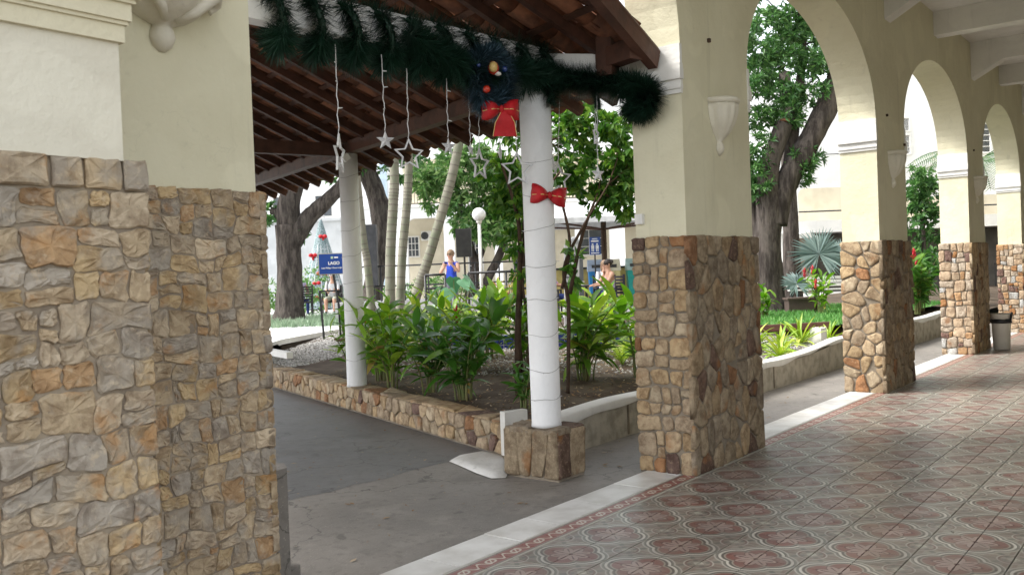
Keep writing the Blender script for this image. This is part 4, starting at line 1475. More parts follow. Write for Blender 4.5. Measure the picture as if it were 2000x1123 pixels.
for a, c, h, outl, yaw, lab in stars:
    a, c = Vector(a), Vector(c)
    t = thing('hanging_star', c, lab, 'star light', 'acrylic stars hanging from the garland')
    Xd = Vector((math.cos(yaw - .65), math.sin(yaw - .65), 0))
    Nd = Vector((-Xd.y, Xd.x, 0))
    ro, ri = h * .54, h * .54 * (.48 if outl else .42)
    P = star_poly(ro, ri)
    m = MB()
    if outl:
        Q = [(x * .82, y * .82) for x, y in P]
        vs = []
        for off in (-.006, .006):
            for x, y in P:
                vs.append(c + Xd * x + Vector((0, 0, y)) + Nd * off)
            for x, y in Q:
                vs.append(c + Xd * x + Vector((0, 0, y)) + Nd * off)
        fs = []
        for i in range(10):
            j = (i + 1) % 10
            fs += [(i, j, 10 + j, 10 + i), (20 + j, 20 + i, 30 + i, 30 + j), (i, 20 + i, 20 + j, j), (10 + i, 10 + j, 30 + j, 30 + i)]
        m.add(vs, fs)
    else:
        vs = [c + Xd * x + Vector((0, 0, y)) for x, y in P] + [c + Nd * .014, c - Nd * .014]
        fs = []
        for i in range(10):
            j = (i + 1) % 10
            fs += [(i, j, 10), (j, i, 11)]
        m.add(vs, fs)
    m.build('star', ACRYL, t, world=True, fix=True)
    top = c + Vector((0, 0, ro))
    n = 14
    pts = [top.lerp(a, i / n) + Vector((.003 * math.sin(i * 1.7), .003 * math.cos(i * 2.1), 0)) for i in range(n + 1)]
    MB().tube(pts, .0026, 5).build('cord', ACRYL, t, world=True)
    for i in (4, 8, 11):
        d = Vector((rs.choice((-1, 1)) * .8, -.5, rs.uniform(-.3, .2))).normalized()
        MB().tube([pts[i], pts[i] + d * .025], [.0045, .003], 5).build('bulb', ACRYL, t, world=True)

# ================================================================== PLANTS
def leaf_mesh(name, m, width=.22, droop=.25, fold=.18, rows=6, twist=0.0):
    v, f = [], []
    for i in range(rows + 1):
        t = i / rows
        w_ = width * .5 * (math.sin(math.pi * min(1, t * .93 + .05)) ** .8) * (1.12 - .35 * t)
        if i == rows:
            w_ = .004
        x = t * (1 - droop * .25 * t)
        z = .16 * t - droop * t * t
        tw = twist * t
        for k in (-1, 0, 1):
            v.append((x, k * w_, z + abs(k) * w_ * fold * 2 + k * w_ * tw))
    for i in range(rows):
        for k in range(2):
            a = 3 * i + k
            f.append((a, a + 3, a + 4, a + 1))
    me = MB().add(v, f).mesh(name, m, True)
    return me
LV = {}
def leaves_for(m):
    if m.name not in LV:
        LV[m.name] = [leaf_mesh('leaf', m, .27, .18, .2, twist=.2), leaf_mesh('leaf', m, .32, .34, .16, twist=-.25), leaf_mesh('leaf', m, .25, .5, .24, twist=.1)]
    return LV[m.name]

OLD = leaves_for(leafmat('yellowed_leaf', (.42, .36, .08), (.36, .24, .09), (.30, .17, .08), .3, .6, .3))
def ginger(x, y, h, ns, label, m, seed, ll=.28, flowers=0, spread=.28, group=None, z=None, lean=None):
    rr = random.Random(seed)
    z = gz(x, y) if z is None else z
    t = thing('ginger_plant', (x, y, z - .01), label, 'plant', group)
    ms = leaves_for(m)
    for s in range(ns):
        a = rr.uniform(0, 6.28)
        hh = h * rr.uniform(.6, 1.05)
        r0 = rr.uniform(0, .10)
        base = Vector((math.cos(a) * r0, math.sin(a) * r0, 0))
        out = Vector((math.cos(a), math.sin(a), 0)) * spread * hh * rr.uniform(.35, 1.2)
        if lean:
            out += Vector(lean) * hh * rr.uniform(.2, 1)
        pts = []
        for i in range(8):
            q = i / 7
            pts.append(base + out * q * q + Vector((0, 0, hh * (q - .12 * q * q))))
        MB().tube(pts, [.010 * (1 - .6 * i / 7) for i in range(8)], 5, False).build('stem', STEMM, t, True)
        nl = max(5, int(hh * 11))
        side = rr.uniform(0, 6.28)
        for k in range(nl):
            q = .28 + .72 * k / (nl - 1)
            i = min(6, int(q * 7))
            p = pts[i].lerp(pts[i + 1], q * 7 - i)
            az = side + (math.pi if k % 2 else 0) + rr.uniform(-.55, .55)
            up = rr.uniform(.15, .75) + (.5 if k == nl - 1 else 0)
            L = ll * rr.uniform(.75, 1.2) * (1 - .3 * abs(q - .65))
            link('leaf', rr.choice(ms) if rr.random() > .05 or q > .6 else rr.choice(OLD), t, p, (rr.uniform(-.5, .5), -up if rr.random() > .12 else .3, az), L)
        if s < flowers:
            fm = MB()
            tip = pts[-1]
            for k in range(9):
                aa = k * 2.4
                zz = .02 * k
                d = Vector((math.cos(aa) * .028, math.sin(aa) * .028, .02))
                b0 = tip + Vector((0, 0, zz))
                fm.tube([b0, b0 + d * .8, b0 + d * 1.1 + Vector((0, 0, .03))], [.012, .013, .002], 5)
            fm.build('flower', FLOWER, t, True)
    return t
gp = 'ginger plants in the bed behind the stone wall'
ginger(1.38, 4.30, 1.05, 13, 'tall ginger clump just right of the far white column', LEAFG, 1, .32, 0, group=gp, spread=.42)
ginger(1.30, 3.66, .78, 11, 'dark-leaved ginger clump second from the far white column', LEAFD, 2, .30, group=gp, spread=.42)
ginger(1.02, 2.95, .86, 15, 'dark broad ginger clump in the middle of the bed, near the stone wall', LEAFD, 3, .33, group=gp, spread=.5)
ginger(.86, 2.10, .45, 8, 'small dark ginger seedling at the foot of the thin tree stems', LEAFD, 4, .22, group=gp)
ginger(2.35, 2.45, .98, 13, 'bright upright ginger clump right of the near white column', LEAFG, 5, .38, group=gp, lean=(.28, -.24, 0), spread=.35)
ginger(2.95, 2.15, .82, 10, 'light green ginger clump beside the left edge of the near pier', LEAFG, 6, .28, group=gp)
ginger(2.5, 4.1, 1.0, 13, 'bright ginger clump with a red flower behind the thin tree stems', LEAFG, 7, .36, 1, group=gp, spread=.45)
ginger(1.9, 5.0, 1.05, 13, 'leafy ginger clump behind the tall one at the far white column', LEAFG, 8, .34, 1, group=gp, spread=.45)
ginger(3.3, 5.6, .9, 11, 'yellowish ginger clump in front of the leaning palm trunk', LEAFY, 9, .32, group=gp, spread=.45)
ginger(3.9, 3.4, .85, 11, 'yellow-green ginger clump behind the bright upright clump', LEAFY, 10, .30, group=gp, spread=.4)
ginger(2.2, 5.9, .9, 9, 'ginger clump with red flowers nearest the palm trunks', LEAFG, 31, .28, 3, group=gp)
ginger(2.6, 3.35, .9, 12, 'mid green ginger clump in the gap left of the near column', LEAFG, 32, .34, group=gp, spread=.45)
ginger(3.4, 4.6, .9, 11, 'pale green ginger clump hiding the middle of the blue pond wall', LEAFY, 34, .32, group=gp, spread=.45)
ginger(4.6, 3.6, .8, 10, 'pale green ginger clump in front of the right end of the pond wall', LEAFG, 35, .32, group=gp, spread=.4)
ginger(12.72, 1.72, 1.15, 14, 'red-flowered ginger clump behind the second arch, at the planter end', LEAFD, 11, .34, 4, group='red gingers under the right-hand arches', z=G0)
ginger(13.6, 1.9, 1.3, 12, 'taller red-flowered ginger clump partly behind the third pier', LEAFD, 12, .36, 3, group='red gingers under the right-hand arches', z=G0)
ginger(12.55, 3.5, .95, 9, 'red-flowered ginger clump in front of the grey garden bench', LEAFG, 13, .30, 3, group='red gingers under the right-hand arches', z=G0)
ginger(11.6, 4.35, .62, 11, 'pale young ginger tuft at the foot of the big forked tree', LEAFG, 14, .30, z=G0, spread=.5)
ginger(18.2, 2.9, .9, 8, 'dark shrubby plant far behind the second arch', LEAFD, 15, .34, z=G0)

# bromeliads
BRO = [leaf_mesh('leaf', LEAFY, .12, .45, .3, 6), leaf_mesh('leaf', LEAFY, .13, .8, .3, 6), leaf_mesh('leaf', LEAFY, .11, .2, .3, 6)]
def bromeliad(x, y, s, label, seed):
    rr = random.Random(seed)
    t = thing('bromeliad', (x, y, gz(x, y) - .01), label, 'plant', 'yellow-green bromeliads in the planter')
    for k in range(22):
        up = 1.25 - 1.15 * (k / 22) + rr.uniform(-.12, .12)
        link('leaf', rr.choice(BRO), t, (rr.uniform(-.02, .02), rr.uniform(-.02, .02), .02), (rr.uniform(-.3, .3), -up, k * 2.4 + rr.uniform(-.2, .2)), s * rr.uniform(.8, 1.15))
bromeliad(5.55, 1.62, .42, 'yellow-green bromeliad closest to the near pier, low over the white planter edge', 1)
bromeliad(6.35, 1.90, .40, 'low bromeliad in front, between the near pier and the biggest one', 2)
bromeliad(7.35, 2.02, .50, 'biggest bright bromeliad rosette, standing at the back beside the second pier', 3)
bromeliad(6.55, 2.35, .46, 'bromeliad at the back left against the lawn', 4)
bromeliad(7.95, 1.80, .34, 'small bromeliad spilling toward the second pier', 5)
bromeliad(5.9, 2.25, .42, 'bromeliad half hidden behind the near pier', 6)

# fine yellow-green fronds low in the bed
def frondy(x, y, h, n, label, m, seed, name='fern_plant', leaflet=.10, z=None, arch_=.9, nl=16):
    rr = random.Random(seed)
    z = gz(x, y) if z is None else z
    t = thing(name, (x, y, z - .01), label, 'plant')
    for s in range(n):
        a = s * 2.4 + rr.uniform(-.3, .3)
        L = h * rr.uniform(.75, 1.1)
        d = Vector((math.cos(a), math.sin(a), 0))
        pts = []
        el = rr.uniform(.9, 1.35)
        p = Vector((0, 0, 0))
        for i in range(10):
            pts.append(p.copy())
            e = el - arch_ * i / 9
            p = p + (d * math.cos(e) + Vector((0, 0, math.sin(e)))) * (L / 9)
        v, f = [], []
        mb = MB().tube(pts, [.006 * (1 - .7 * i / 9) for i in range(10)], 4, False)
        for k in range(nl):
            q = .18 + .82 * k / nl
            i = min(8, int(q * 9))
            c = pts[i].lerp(pts[i + 1], q * 9 - i)
            tg = (pts[i + 1] - pts[i]).normalized()
            sd_ = tg.cross(Vector((0, 0, 1))).normalized()
            ln = leaflet * (1 - .6 * abs(q - .45))
            for s_ in (-1, 1):
                dd = (sd_ * s_ * .8 + tg * .6 + Vector((0, 0, rr.uniform(-.25, .1)))).normalized()
                w_ = tg * .007
                mb.add([c - w_, c + w_, c + dd * ln * .6 + w_ - Vector((0, 0, .004)), c + dd * ln], [(0, 1, 2), (0, 2, 3)])
        mb.build('frond', m, t)
    return t
frondy(2.6, 6.1, .75, 13, 'feathery bright young palm in the bed right of the far column', LEAFY, 21, 'young_palm', .16)
frondy(3.6, 2.75, .5, 11, 'pale yellow-green fern between the bright ginger and the near pier', LEAFY, 22, 'fern_plant', .12)
frondy(4.4, 3.1, .55, 11, 'yellow-green fern farther back, left of the near pier', LEAFY, 23, 'fern_plant', .13)
frondy(4.0, 6.8, .8, 11, 'feathery palm seedling at the foot of the leaning palm', LEAFY, 24, 'young_palm', .17)

# taro, croton, fan palm
ta = thing('taro_plant', (4.62, 6.30, G0), 'large-leaved blue-green taro in front of the woman by the ramp', 'plant')
rr = random.Random(3)
def heart(name, m):
    v, f = [], []
    prof = [(-.32, .16), (-.2, .34), (0, .42), (.25, .36), (.5, .22), (.72, .08), (.8, 0)]
    v.append((0, 0, 0))
    ptsh = [(-.18, 0)] + [(x, y) for x, y in prof] + [(x, -y) for x, y in reversed(prof[:-1])]
    for x, y in ptsh:
        v.append((x, y, -.35 * x * x - .25 * y * y + .03 * math.sin(9 * y)))
    n = len(ptsh)
    for i in range(n):
        f.append((0, 1 + i, 1 + (i + 1) % n))
    return MB().add(v, f).mesh(name, m, True)
HM = heart('leaf', TAROLF)
for k in range(12):
    a = k * 2.4 + .3
    hh = rr.uniform(.45, 1.0)
    tip = Vector((math.cos(a) * .26, math.sin(a) * .26, hh))
    MB().tube([(0, 0, 0), tip * .5 + Vector((0, 0, .06)), tip], [.014, .011, .007], 5, False).build('leaf_stalk', STEMM, ta, True)
    link('leaf', HM, ta, tip, (rr.uniform(-.3, .3), rr.uniform(.5, 1.0), a + rr.uniform(-.3, .3)), rr.uniform(.22, .36))
cr = thing('croton_shrub', (4.72, 5.38, G0), 'red and yellow croton shrub left of the thin tree stems', 'plant')
CM = [leaf_mesh('leaf', CROTON, .24, .2, .2), leaf_mesh('leaf', CROTON, .2, .45, .2)]
for s in range(7):
    a = s * .9
    tip = Vector((math.cos(a) * .12, math.sin(a) * .12, rr.uniform(.6, .95)))
    MB().tube([(0, 0, 0), tip], [.012, .006], 5, False).build('stem', BARK2, cr, True)
    for k in range(12):
        link('leaf', rr.choice(CM), cr, tip * rr.uniform(.6, 1.0), (rr.uniform(-.4, .4), -rr.uniform(.1, 1.2), rr.uniform(0, 6.28)), rr.uniform(.16, .24))
fp = thing('fan_palm', (12.98, 3.78, G0), 'grey-blue fan palm with one big round leaf in front of the bench', 'palm')
MB().tube([(0, 0, 0), (-.01, .0, .55), (.05, -.05, 1.15)], [.035, .028, .016], 6).build('trunk', BARK2, fp, True)
def fan(C, N, rad, up):
    N = Vector(N).normalized()
    X = Vector((0, 0, 1)).cross(N).normalized()
    Z = N.cross(X)
    m = MB()
    for k in range(46):
        a = -2.75 + 5.5 * k / 45 + random.uniform(-.03, .03) + math.pi / 2
        d = X * math.cos(a) + Z * math.sin(a)
        s_ = X * -math.sin(a) + Z * math.cos(a)
        L = rad * random.uniform(.86, 1.08)
        b = C + N * .01 * math.sin(k * 1.7)
        e1 = C + d * L * .55 + N * .03
        e = C + d * L - Vector((0, 0, .06 * rad)) + N * random.uniform(-.05, .08)
        m.add([b, e1 - s_ * .024, e, e1 + s_ * .024], [(0, 1, 2), (0, 2, 3)])
    return m
fan(Vector((.06, -.08, 1.22)), (-.82, -.55, .2), .62, 0).build('fan_leaf', FANLF, fp)
fan(Vector((.42, -.40, 1.18)), (-.7, -.3, .5), .45, 0).build('fan_leaf', FANLF, fp)
fan(Vector((-.25, .3, .62)), (-.5, -.6, .6), .36, 0).build('fan_leaf', FANLF, fp)

# ------------------------------------------------------------------ trees
def rosettes(name, clumps, m, parent, leaf, wid, per, seed, droop=.15, up=.5):
    """clumps: (centre, radii, rosettes) in world space; every rosette is a spray of leaves at a twig end"""
    g = np.random.default_rng(seed)
    C, A = [], []
    for c, r, n in clumps:
        d = g.normal(size=(n, 3))
        d /= np.linalg.norm(d, axis=1)[:, None]
        rad = g.uniform(.25, 1, size=(n, 1)) ** .45
        C.append(np.array(c) + d * rad * np.array(r))
        ax = d * np.array([1, 1, .7]) + np.array([0, 0, up]) + g.normal(size=(n, 3)) * .35
        A.append(ax / np.linalg.norm(ax, axis=1)[:, None])
    C, A = np.concatenate(C), np.concatenate(A)
    n = len(C)
    C = np.repeat(C, per, 0)
    A = np.repeat(A, per, 0)
    N = n * per
    rdir = g.normal(size=(N, 3))
    rdir -= (rdir * A).sum(1)[:, None] * A
    rdir /= np.linalg.norm(rdir, axis=1)[:, None]
    tilt = g.uniform(.1, .95, size=(N, 1))
    D = A * tilt + rdir * np.sqrt(1 - tilt ** 2)
    D[:, 2] -= droop
    D /= np.linalg.norm(D, axis=1)[:, None]
    S = np.cross(D, A + g.normal(size=(N, 3)) * .3)
    S /= np.linalg.norm(S, axis=1)[:, None] + 1e-9
    Nn = np.cross(S, D)
    L = leaf * g.uniform(.65, 1.25, size=(N, 1))
    W = wid * L / leaf
    b = C + A * g.uniform(-.3, .3, size=(N, 1)) * leaf
    V = np.stack([b, b + D * L * .5 - S * W * .5 + Nn * W * .18, b + D * L - Nn * L * .1, b + D * L * .5 + S * W * .5 + Nn * W * .18], 1).reshape(-1, 3)
    q = np.arange(N)[:, None] * 4
    F = np.concatenate([q + np.array([[0, 1, 2]]), q + np.array([[0, 2, 3]])], 0)
    inv = np.array(parent.matrix_basis.inverted())
    V = V @ inv[:3, :3].T + inv[:3, 3]
    return link(name, npmesh(name, V, F, m), parent)

def gnarl(pts, rad, n=12, seed=0, amp=.12, sub=6):
    P = spline(pts, sub)
    m = MB()
    k = len(P)
    rads = []
    for i in range(k):
        t = i / (k - 1) * (len(rad) - 1)
        j = min(int(t), len(rad) - 2)
        rads.append(rad[j] + (rad[j + 1] - rad[j]) * (t - j))
    m.tube(P, rads, n)
    out = []
    for i, vv in enumerate(m.v):
        c = P[min(i // n, k - 1)]
        d = Vector(vv) - c
        s = 1 + amp * noise.noise((vv[0] * 3 + seed, vv[1] * 3, vv[2] * 1.1)) * 1.6 + amp * .6 * noise.noise((vv[0] * 11, vv[1] * 11 + seed, vv[2] * 3))
        out.append(tuple(c + d * s))
    m.v = out
    return m

def twigs(m, base, clumps, r=.02):
    for c, rr_, n in clumps:
        b = min(base, key=lambda q: (Vector(q) - Vector(c)).length)
        b, c = Vector(b), Vector(c)
        mid = b.lerp(c, .5) + Vector((random.uniform(-.1, .1), random.uniform(-.1, .1), -.05))
        m.tube([b, mid, c], [r, r * .7, r * .3], 5, False)
    return m

# big dark tree at the far left
t1 = thing('shade_tree', (9.08, 15.97, G0), 'big dark-trunked shade tree with a limb slanting right, behind the blue sign', 'tree')
gnarl([(9.06, 15.98, .2), (9.09, 15.98, .75), (9.09, 15.98, 1.32), (9.1, 15.98, 2.11), (9.12, 15.97, 2.9)], [.52, .37, .33, .31, .33], 18, 1, .13).build('trunk', BARK, t1, True, world=True)
gnarl([(9.12, 15.97, 2.6), (9.14, 15.92, 3.43), (9.25, 15.83, 3.95), (9.32, 15.75, 4.8), (9.2, 15.7, 6.2)], [.32, .28, .26, .24, .18], 14, 2).build('limb', BARK, t1, True, world=True)
gnarl([(9.12, 15.93, 2.3), (9.30, 15.72, 2.75), (9.52, 15.48, 3.16), (9.82, 15.14, 3.55), (10.10, 14.80, 4.02), (10.5, 14.5, 4.9), (10.7, 14.9, 6.4)], [.26, .24, .21, .18, .16, .13, .08], 14, 3).build('limb', BARK, t1, True, world=True)
gnarl([(9.08, 16.0, 2.9), (8.98, 16.15, 3.2), (8.86, 16.3, 3.3)], [.16, .12, .08], 10, 4).build('limb', BARK, t1, True, world=True)
cl = [((8.85, 16.35, 3.2), (.22, .22, .22), 14), ((9.32, 15.72, 2.62), (.1, .1, .18), 8), ((9.7, 15.5, 4.6), (.9, .9, .35), 40), ((9.2, 15.7, 6.3), (2.2, 2.2, 1.0), 260), ((10.4, 15.2, 6.9), (1.6, 1.6, .9), 160), ((7.6, 16.6, 5.6), (1.5, 1.5, .7), 120)]
rosettes('crown', cl, CROWN1, t1, .22, .09, 10, 4)

t2 = thing('leaning_tree', (13.16, 17.27, G0), 'dark crooked tree trunk seen between the far column and the palm stems', 'tree')
gnarl([(13.16, 17.27, .2), (13.16, 17.27, .98), (13.26, 17.16, 1.83), (13.38, 17.03, 2.59), (13.43, 16.98, 3.21), (13.36, 17.08, 3.83), (13.18, 17.26, 4.61), (13.0, 17.39, 5.6)], [.36, .30, .30, .31, .34, .31, .27, .22], 14, 8).build('trunk', BARK, t2, True, world=True)
cl = [((13.0, 17.4, 6.2), (2, 2, 1.0), 200), ((14.0, 16.6, 4.9), (.8, .8, .5), 50), ((12.6, 17.8, 4.75), (.7, .7, .4), 40)]
rosettes('crown', cl, CROWN1, t2, .22, .09, 10, 5)

# clustered ringed palms
def palm(pts, r, label, seed, crown=True):
    t = thing('ringed_palm', pts[0], label, 'palm', 'slender ringed palm stems behind the bed')
    P = spline(pts, 14)
    k = len(P)
    MB().tube(P, [r * (1.25 - .25 * min(1, i / 8)) * (1 - .15 * i / k) for i in range(k)], 14).build('trunk', PALMB, t, True, world=True)
    m = MB()
    for i in range(2, k - 1, 2):
        d = (P[i + 1] - P[i]).normalized() * .010
        rr_ = r * (1 - .15 * i / k) * 1.05
        m.tube([P[i] - d, P[i] + d], rr_ if i > 8 else rr_ * (1.25 - .25 * i / 8), 14, False)
    o = m.build('ring_scars', RINGM, t, True, world=True)
    o['kind'] = 'stuff'
    if crown:
        rr = random.Random(seed)
        top = P[-1]
        for q in range(9):
            a = q * 2.4 + seed
            d = Vector((math.cos(a), math.sin(a), 0))
            mb = MB()
            pts2 = [top + d * (1.9 * u) + Vector((0, 0, 1.0 * u - 1.5 * u * u)) for u in [i / 9 for i in range(10)]]
            mb.tube(pts2, [.016 * (1 - .7 * i / 9) for i in range(10)], 4, False)
            for kk in range(26):
                u = .12 + .86 * kk / 26
                i = min(8, int(u * 9))
                c = pts2[i].lerp(pts2[i + 1], u * 9 - i)
                tg = (pts2[i + 1] - pts2[i]).normalized()
                sd_ = tg.cross(Vector((0, 0, 1))).normalized()
                for s_ in (-1, 1):
                    dd = (sd_ * s_ * .9 + tg * .5 + Vector((0, 0, -.3))).normalized()
                    mb.add([c - tg * .014, c + tg * .014, c + dd * .42], [(0, 1, 2)])
            mb.build('frond', PALMLF, t, world=True)
palm([(7.86, 11.06, .34), (7.92, 11.02, 1.91), (7.99, 10.95, 2.99), (8.03, 10.91, 3.86), (8.05, 10.9, 7.4)], .112, 'thickest straight ringed palm stem, left of the pair', 1)
palm([(8.33, 11.27, .34), (8.43, 11.18, 1.91), (8.54, 11.09, 3.02), (8.60, 11.04, 3.91), (8.75, 10.95, 7.2)], .098, 'slim greenish ringed palm stem right of the thickest one', 2)
palm([(7.72, 10.42, .34), (7.90, 10.22, 1.2), (8.04, 10.06, 1.76), (8.29, 9.76, 2.91), (8.49, 9.53, 3.96), (8.95, 9.0, 6.9)], .108, 'pale ringed palm stem leaning strongly to the right', 3)
palm([(6.27, 9.85, .34), (6.24, 9.91, 1.68), (6.19, 9.98, 2.55), (6.0, 10.1, 6.4)], .075, 'thin ringed palm stem just beside the far white column', 4, True)

# mango tree with the bright crown
t3 = thing('mango_tree', (12.0, 12.27, G0), 'leafy mango tree with bright hanging leaves and twin dark stems behind the lamp', 'tree')
gnarl([(12.0, 12.27, .2), (12.04, 12.25, 1.34), (12.07, 12.2, 1.7), (12.0, 12.28, 2.1), (11.85, 12.4, 2.9), (11.6, 12.3, 3.6)], [.16, .12, .12, .10, .09, .06], 10, 11).build('trunk', BARK, t3, True, world=True)
gnarl([(12.02, 12.26, .6), (12.27, 11.95, 1.39), (12.46, 11.73, 1.91), (12.56, 11.61, 2.43), (12.4, 11.5, 3.4)], [.12, .115, .11, .10, .06], 10, 12).build('limb', BARK, t3, True, world=True)
gnarl([(12.09, 12.19, 1.75), (12.20, 12.06, 2.1), (12.24, 12.0, 2.58)], [.09, .08, .05], 8, 13).build('limb', BARK, t3, True, world=True)
mc = [(10.85, 12.19, 3.89), (10.61, 12.49, 3.84), (10.9, 12.31, 3.35), (11.17, 11.79, 4.06), (11.22, 11.71, 3.3), (11.55, 11.3, 3.78), (11.6, 11.22, 3.15), (11.30, 11.72, 2.72), (11.51, 11.33, 2.53), (11.82, 10.93, 2.63), (11.8, 10.97, 3.14), (11.37, 11.54, 4.43), (11.82, 10.96, 3.89), (12.1, 11.3, 2.6), (12.4, 11.3, 3.2), (12.3, 10.9, 3.7), (12.6, 10.6, 3.3), (11.6, 12.4, 4.4)]
cl = [(c, (.42, .42, .34), 46) for c in mc]
rosettes('crown', cl, CROWN2, t3, .22, .066, 9, 6, droop=.55, up=.2)
twigs(MB(), [(11.85, 12.4, 2.9), (11.6, 12.3, 3.6), (12.56, 11.61, 2.43), (12.4, 11.5, 3.4), (12.24, 12.0, 2.5)], cl, .03).build('twigs', BARK, t3, True, world=True)

# near many-stemmed small tree in the planter
t4 = thing('multi_stem_tree', (1.36, 2.5, .24), 'many-stemmed small tree in the planter, right behind the near white column', 'tree')
stems = [[(1.33, 2.54, .2), (1.35, 2.53, .85), (1.38, 2.51, 1.34), (1.40, 2.50, 1.83), (1.36, 2.55, 2.18), (1.42, 2.75, 2.6)],
         [(1.39, 2.47, .2), (1.43, 2.43, 1.09), (1.43, 2.44, 1.58), (1.51, 2.35, 2.07), (1.70, 2.19, 2.4)],
         [(1.47, 2.35, .2), (1.52, 2.33, 1.07), (1.50, 2.37, 1.57), (1.58, 2.30, 2.1), (1.62, 2.6, 2.6)],
         [(1.43, 2.52, .2), (1.40, 2.55, .8), (1.44, 2.5, 1.5), (1.48, 2.46, 2.2), (1.75, 2.4, 2.7)],
         [(1.50, 2.42, .2), (1.45, 2.47, .9), (1.50, 2.42, 1.6), (1.46, 2.5, 2.3)],
         [(1.36, 2.48, .2), (1.46, 2.41, .7), (1.40, 2.49, 1.3), (1.47, 2.44, 1.9), (1.6, 2.5, 2.4)],
         [(1.62, 2.16, .2), (1.66, 2.14, 1.07), (1.65, 2.17, 1.45), (1.78, 2.05, 1.8), (2.0, 1.85, 2.25)],
         [(1.66, 2.12, 1.2), (1.80, 2.05, 1.75), (2.05, 2.0, 2.2)],
         [(1.62, 2.18, 1.25), (1.72, 2.14, 1.7), (1.8, 2.3, 2.2)]]
for k_, s in enumerate(stems):
    gnarl(s, [.030, .026, .019, .010] if k_ in (0, 2) else [.019, .017, .014, .009], 7, 20 + k_, .16).build('stem', BARK2, t4, True, world=True)
sc_ = [(1.62, 2.72, 2.86), (1.77, 2.52, 2.75), (1.97, 2.28, 2.84), (2.13, 2.08, 2.88), (2.28, 1.88, 2.82), (1.99, 2.24, 2.59), (2.18, 2.0, 2.52), (2.3, 1.85, 2.47), (1.89, 2.37, 2.44), (2.08, 2.13, 2.33), (2.26, 1.89, 2.21), (2.16, 2.01, 2.12), (1.51, 2.84, 2.46), (1.6, 2.73, 2.25), (1.58, 2.78, 2.13), (1.67, 2.65, 2.45), (2.37, 1.76, 2.61), (2.4, 1.8, 2.3), (2.05, 2.2, 3.0), (1.50, 2.5, 1.98), (1.46, 2.52, 1.75), (2.3, 1.9, 2.08)]
cl = [(c, (.19, .19, .16), 24) for c in sc_] + [((1.42, 2.5, 1.3), (.12, .12, .3), 10), ((1.70, 2.1, 1.5), (.1, .1, .2), 8)]
rosettes('crown', cl, CROWN3, t4, .115, .05, 7, 7, droop=.3, up=.25)
twigs(MB(), [s[-1] for s in stems] + [s[-2] for s in stems], cl[:22], .008).build('twigs', BARK2, t4, True, world=True)

# big forked tree seen through the first arch
t5 = thing('forked_tree', (13.85, 5.09, G0), 'big grey-barked forked tree with leaf tufts, framed by the first arch', 'tree')
gnarl([(13.85, 5.06, .2), (13.86, 5.08, .7), (13.86, 5.09, 1.16), (13.85, 5.12, 1.96), (13.89, 5.07, 2.53), (13.9, 5.08, 3.3), (14.02, 4.95, 4.0), (14.16, 4.79, 4.55)], [.43, .31, .28, .27, .28, .23, .20, .18], 18, 31, .12).build('trunk', BARK, t5, True, world=True)
gnarl([(13.98, 4.97, 2.3), (14.06, 4.88, 2.85), (14.22, 4.68, 3.43), (14.49, 4.35, 4.1), (14.75, 4.05, 4.83), (14.89, 3.88, 5.33), (15.05, 3.72, 6.2), (15.2, 3.5, 7.4)], [.26, .26, .26, .25, .24, .22, .19, .14], 16, 32).build('limb', BARK, t5, True, world=True)
gnarl([(14.45, 4.85, 3.2), (14.52, 4.79, 3.9), (14.6, 4.71, 4.6), (14.7, 4.6, 5.4), (14.78, 4.52, 6.35), (14.84, 4.47, 7.6)], [.16, .15, .13, .11, .09, .06], 12, 33).build('limb', BARK, t5, True, world=True)
gnarl([(13.95, 5.3, 1.5), (14.05, 5.5, 2.2), (14.05, 5.53, 2.8), (14.0, 5.64, 3.7), (13.9, 5.8, 5)], [.2, .19, .18, .15, .1], 12, 34).build('limb', BARK, t5, True, world=True)
rc = [(14.02, 5.01, 6.88), (14.45, 4.47, 6.96), (14.72, 4.12, 6.6), (13.93, 5.12, 6.19), (14.28, 4.67, 6.06), (14.62, 4.23, 5.81), (13.83, 5.22, 5.4), (14.18, 4.78, 5.26), (14.6, 4.24, 5.18), (13.88, 5.15, 4.71), (14.23, 4.7, 4.74), (13.75, 5.27, 4.07), (14.45, 4.43, 3.75), (13.73, 5.31, 3.57), (13.75, 5.27, 3.1), (14.84, 3.96, 5.91), (14.33, 4.61, 6.63), (14.1, 5.2, 5.8), (13.7, 5.6, 6.5), (13.6, 5.7, 5.2), (14.6, 4.5, 7.6), (14.0, 5.2, 7.6)]
cl = [(c, (.40, .40, .26), 46) for c in rc] + [((14.36, 4.5, 3.4), (.22, .22, .25), 22)]
rosettes('crown', cl, CROWN1, t5, .165, .048, 11, 8, droop=.1, up=.6)
twigs(MB(), [(14.02, 4.95, 4.0), (14.16, 4.79, 4.55), (14.6, 4.71, 4.38), (14.7, 4.6, 5.31), (14.78, 4.52, 6.35), (14.0, 5.64, 3.7), (13.9, 5.8, 5), (14.49, 4.35, 4.1)], cl, .03).build('twigs', BARK, t5, True, world=True)
MB().ball((14.17, 4.77, 4.62), (.12, .12, .05)).build('cut_stump', simple('cut_wood', (.30, .14, .08), .9), t5, True, world=True)

t6 = thing('straight_tree', (20.02, 6.95, G0), 'straight grey tree trunk behind the fork of the big tree', 'tree')
gnarl([(20.02, 6.95, .2), (20.05, 6.95, 1.95), (20.06, 6.97, 3.14), (20.07, 6.97, 4.19), (20.1, 7.0, 7)], [.3, .24, .22, .20, .16], 12, 41, .08).build('trunk', BARK, t6, True, world=True)
rosettes('crown', [((20.1, 7.2, 7.6), (2, 2, 1.2), 240)], CROWN1, t6, .24, .09, 9, 9)

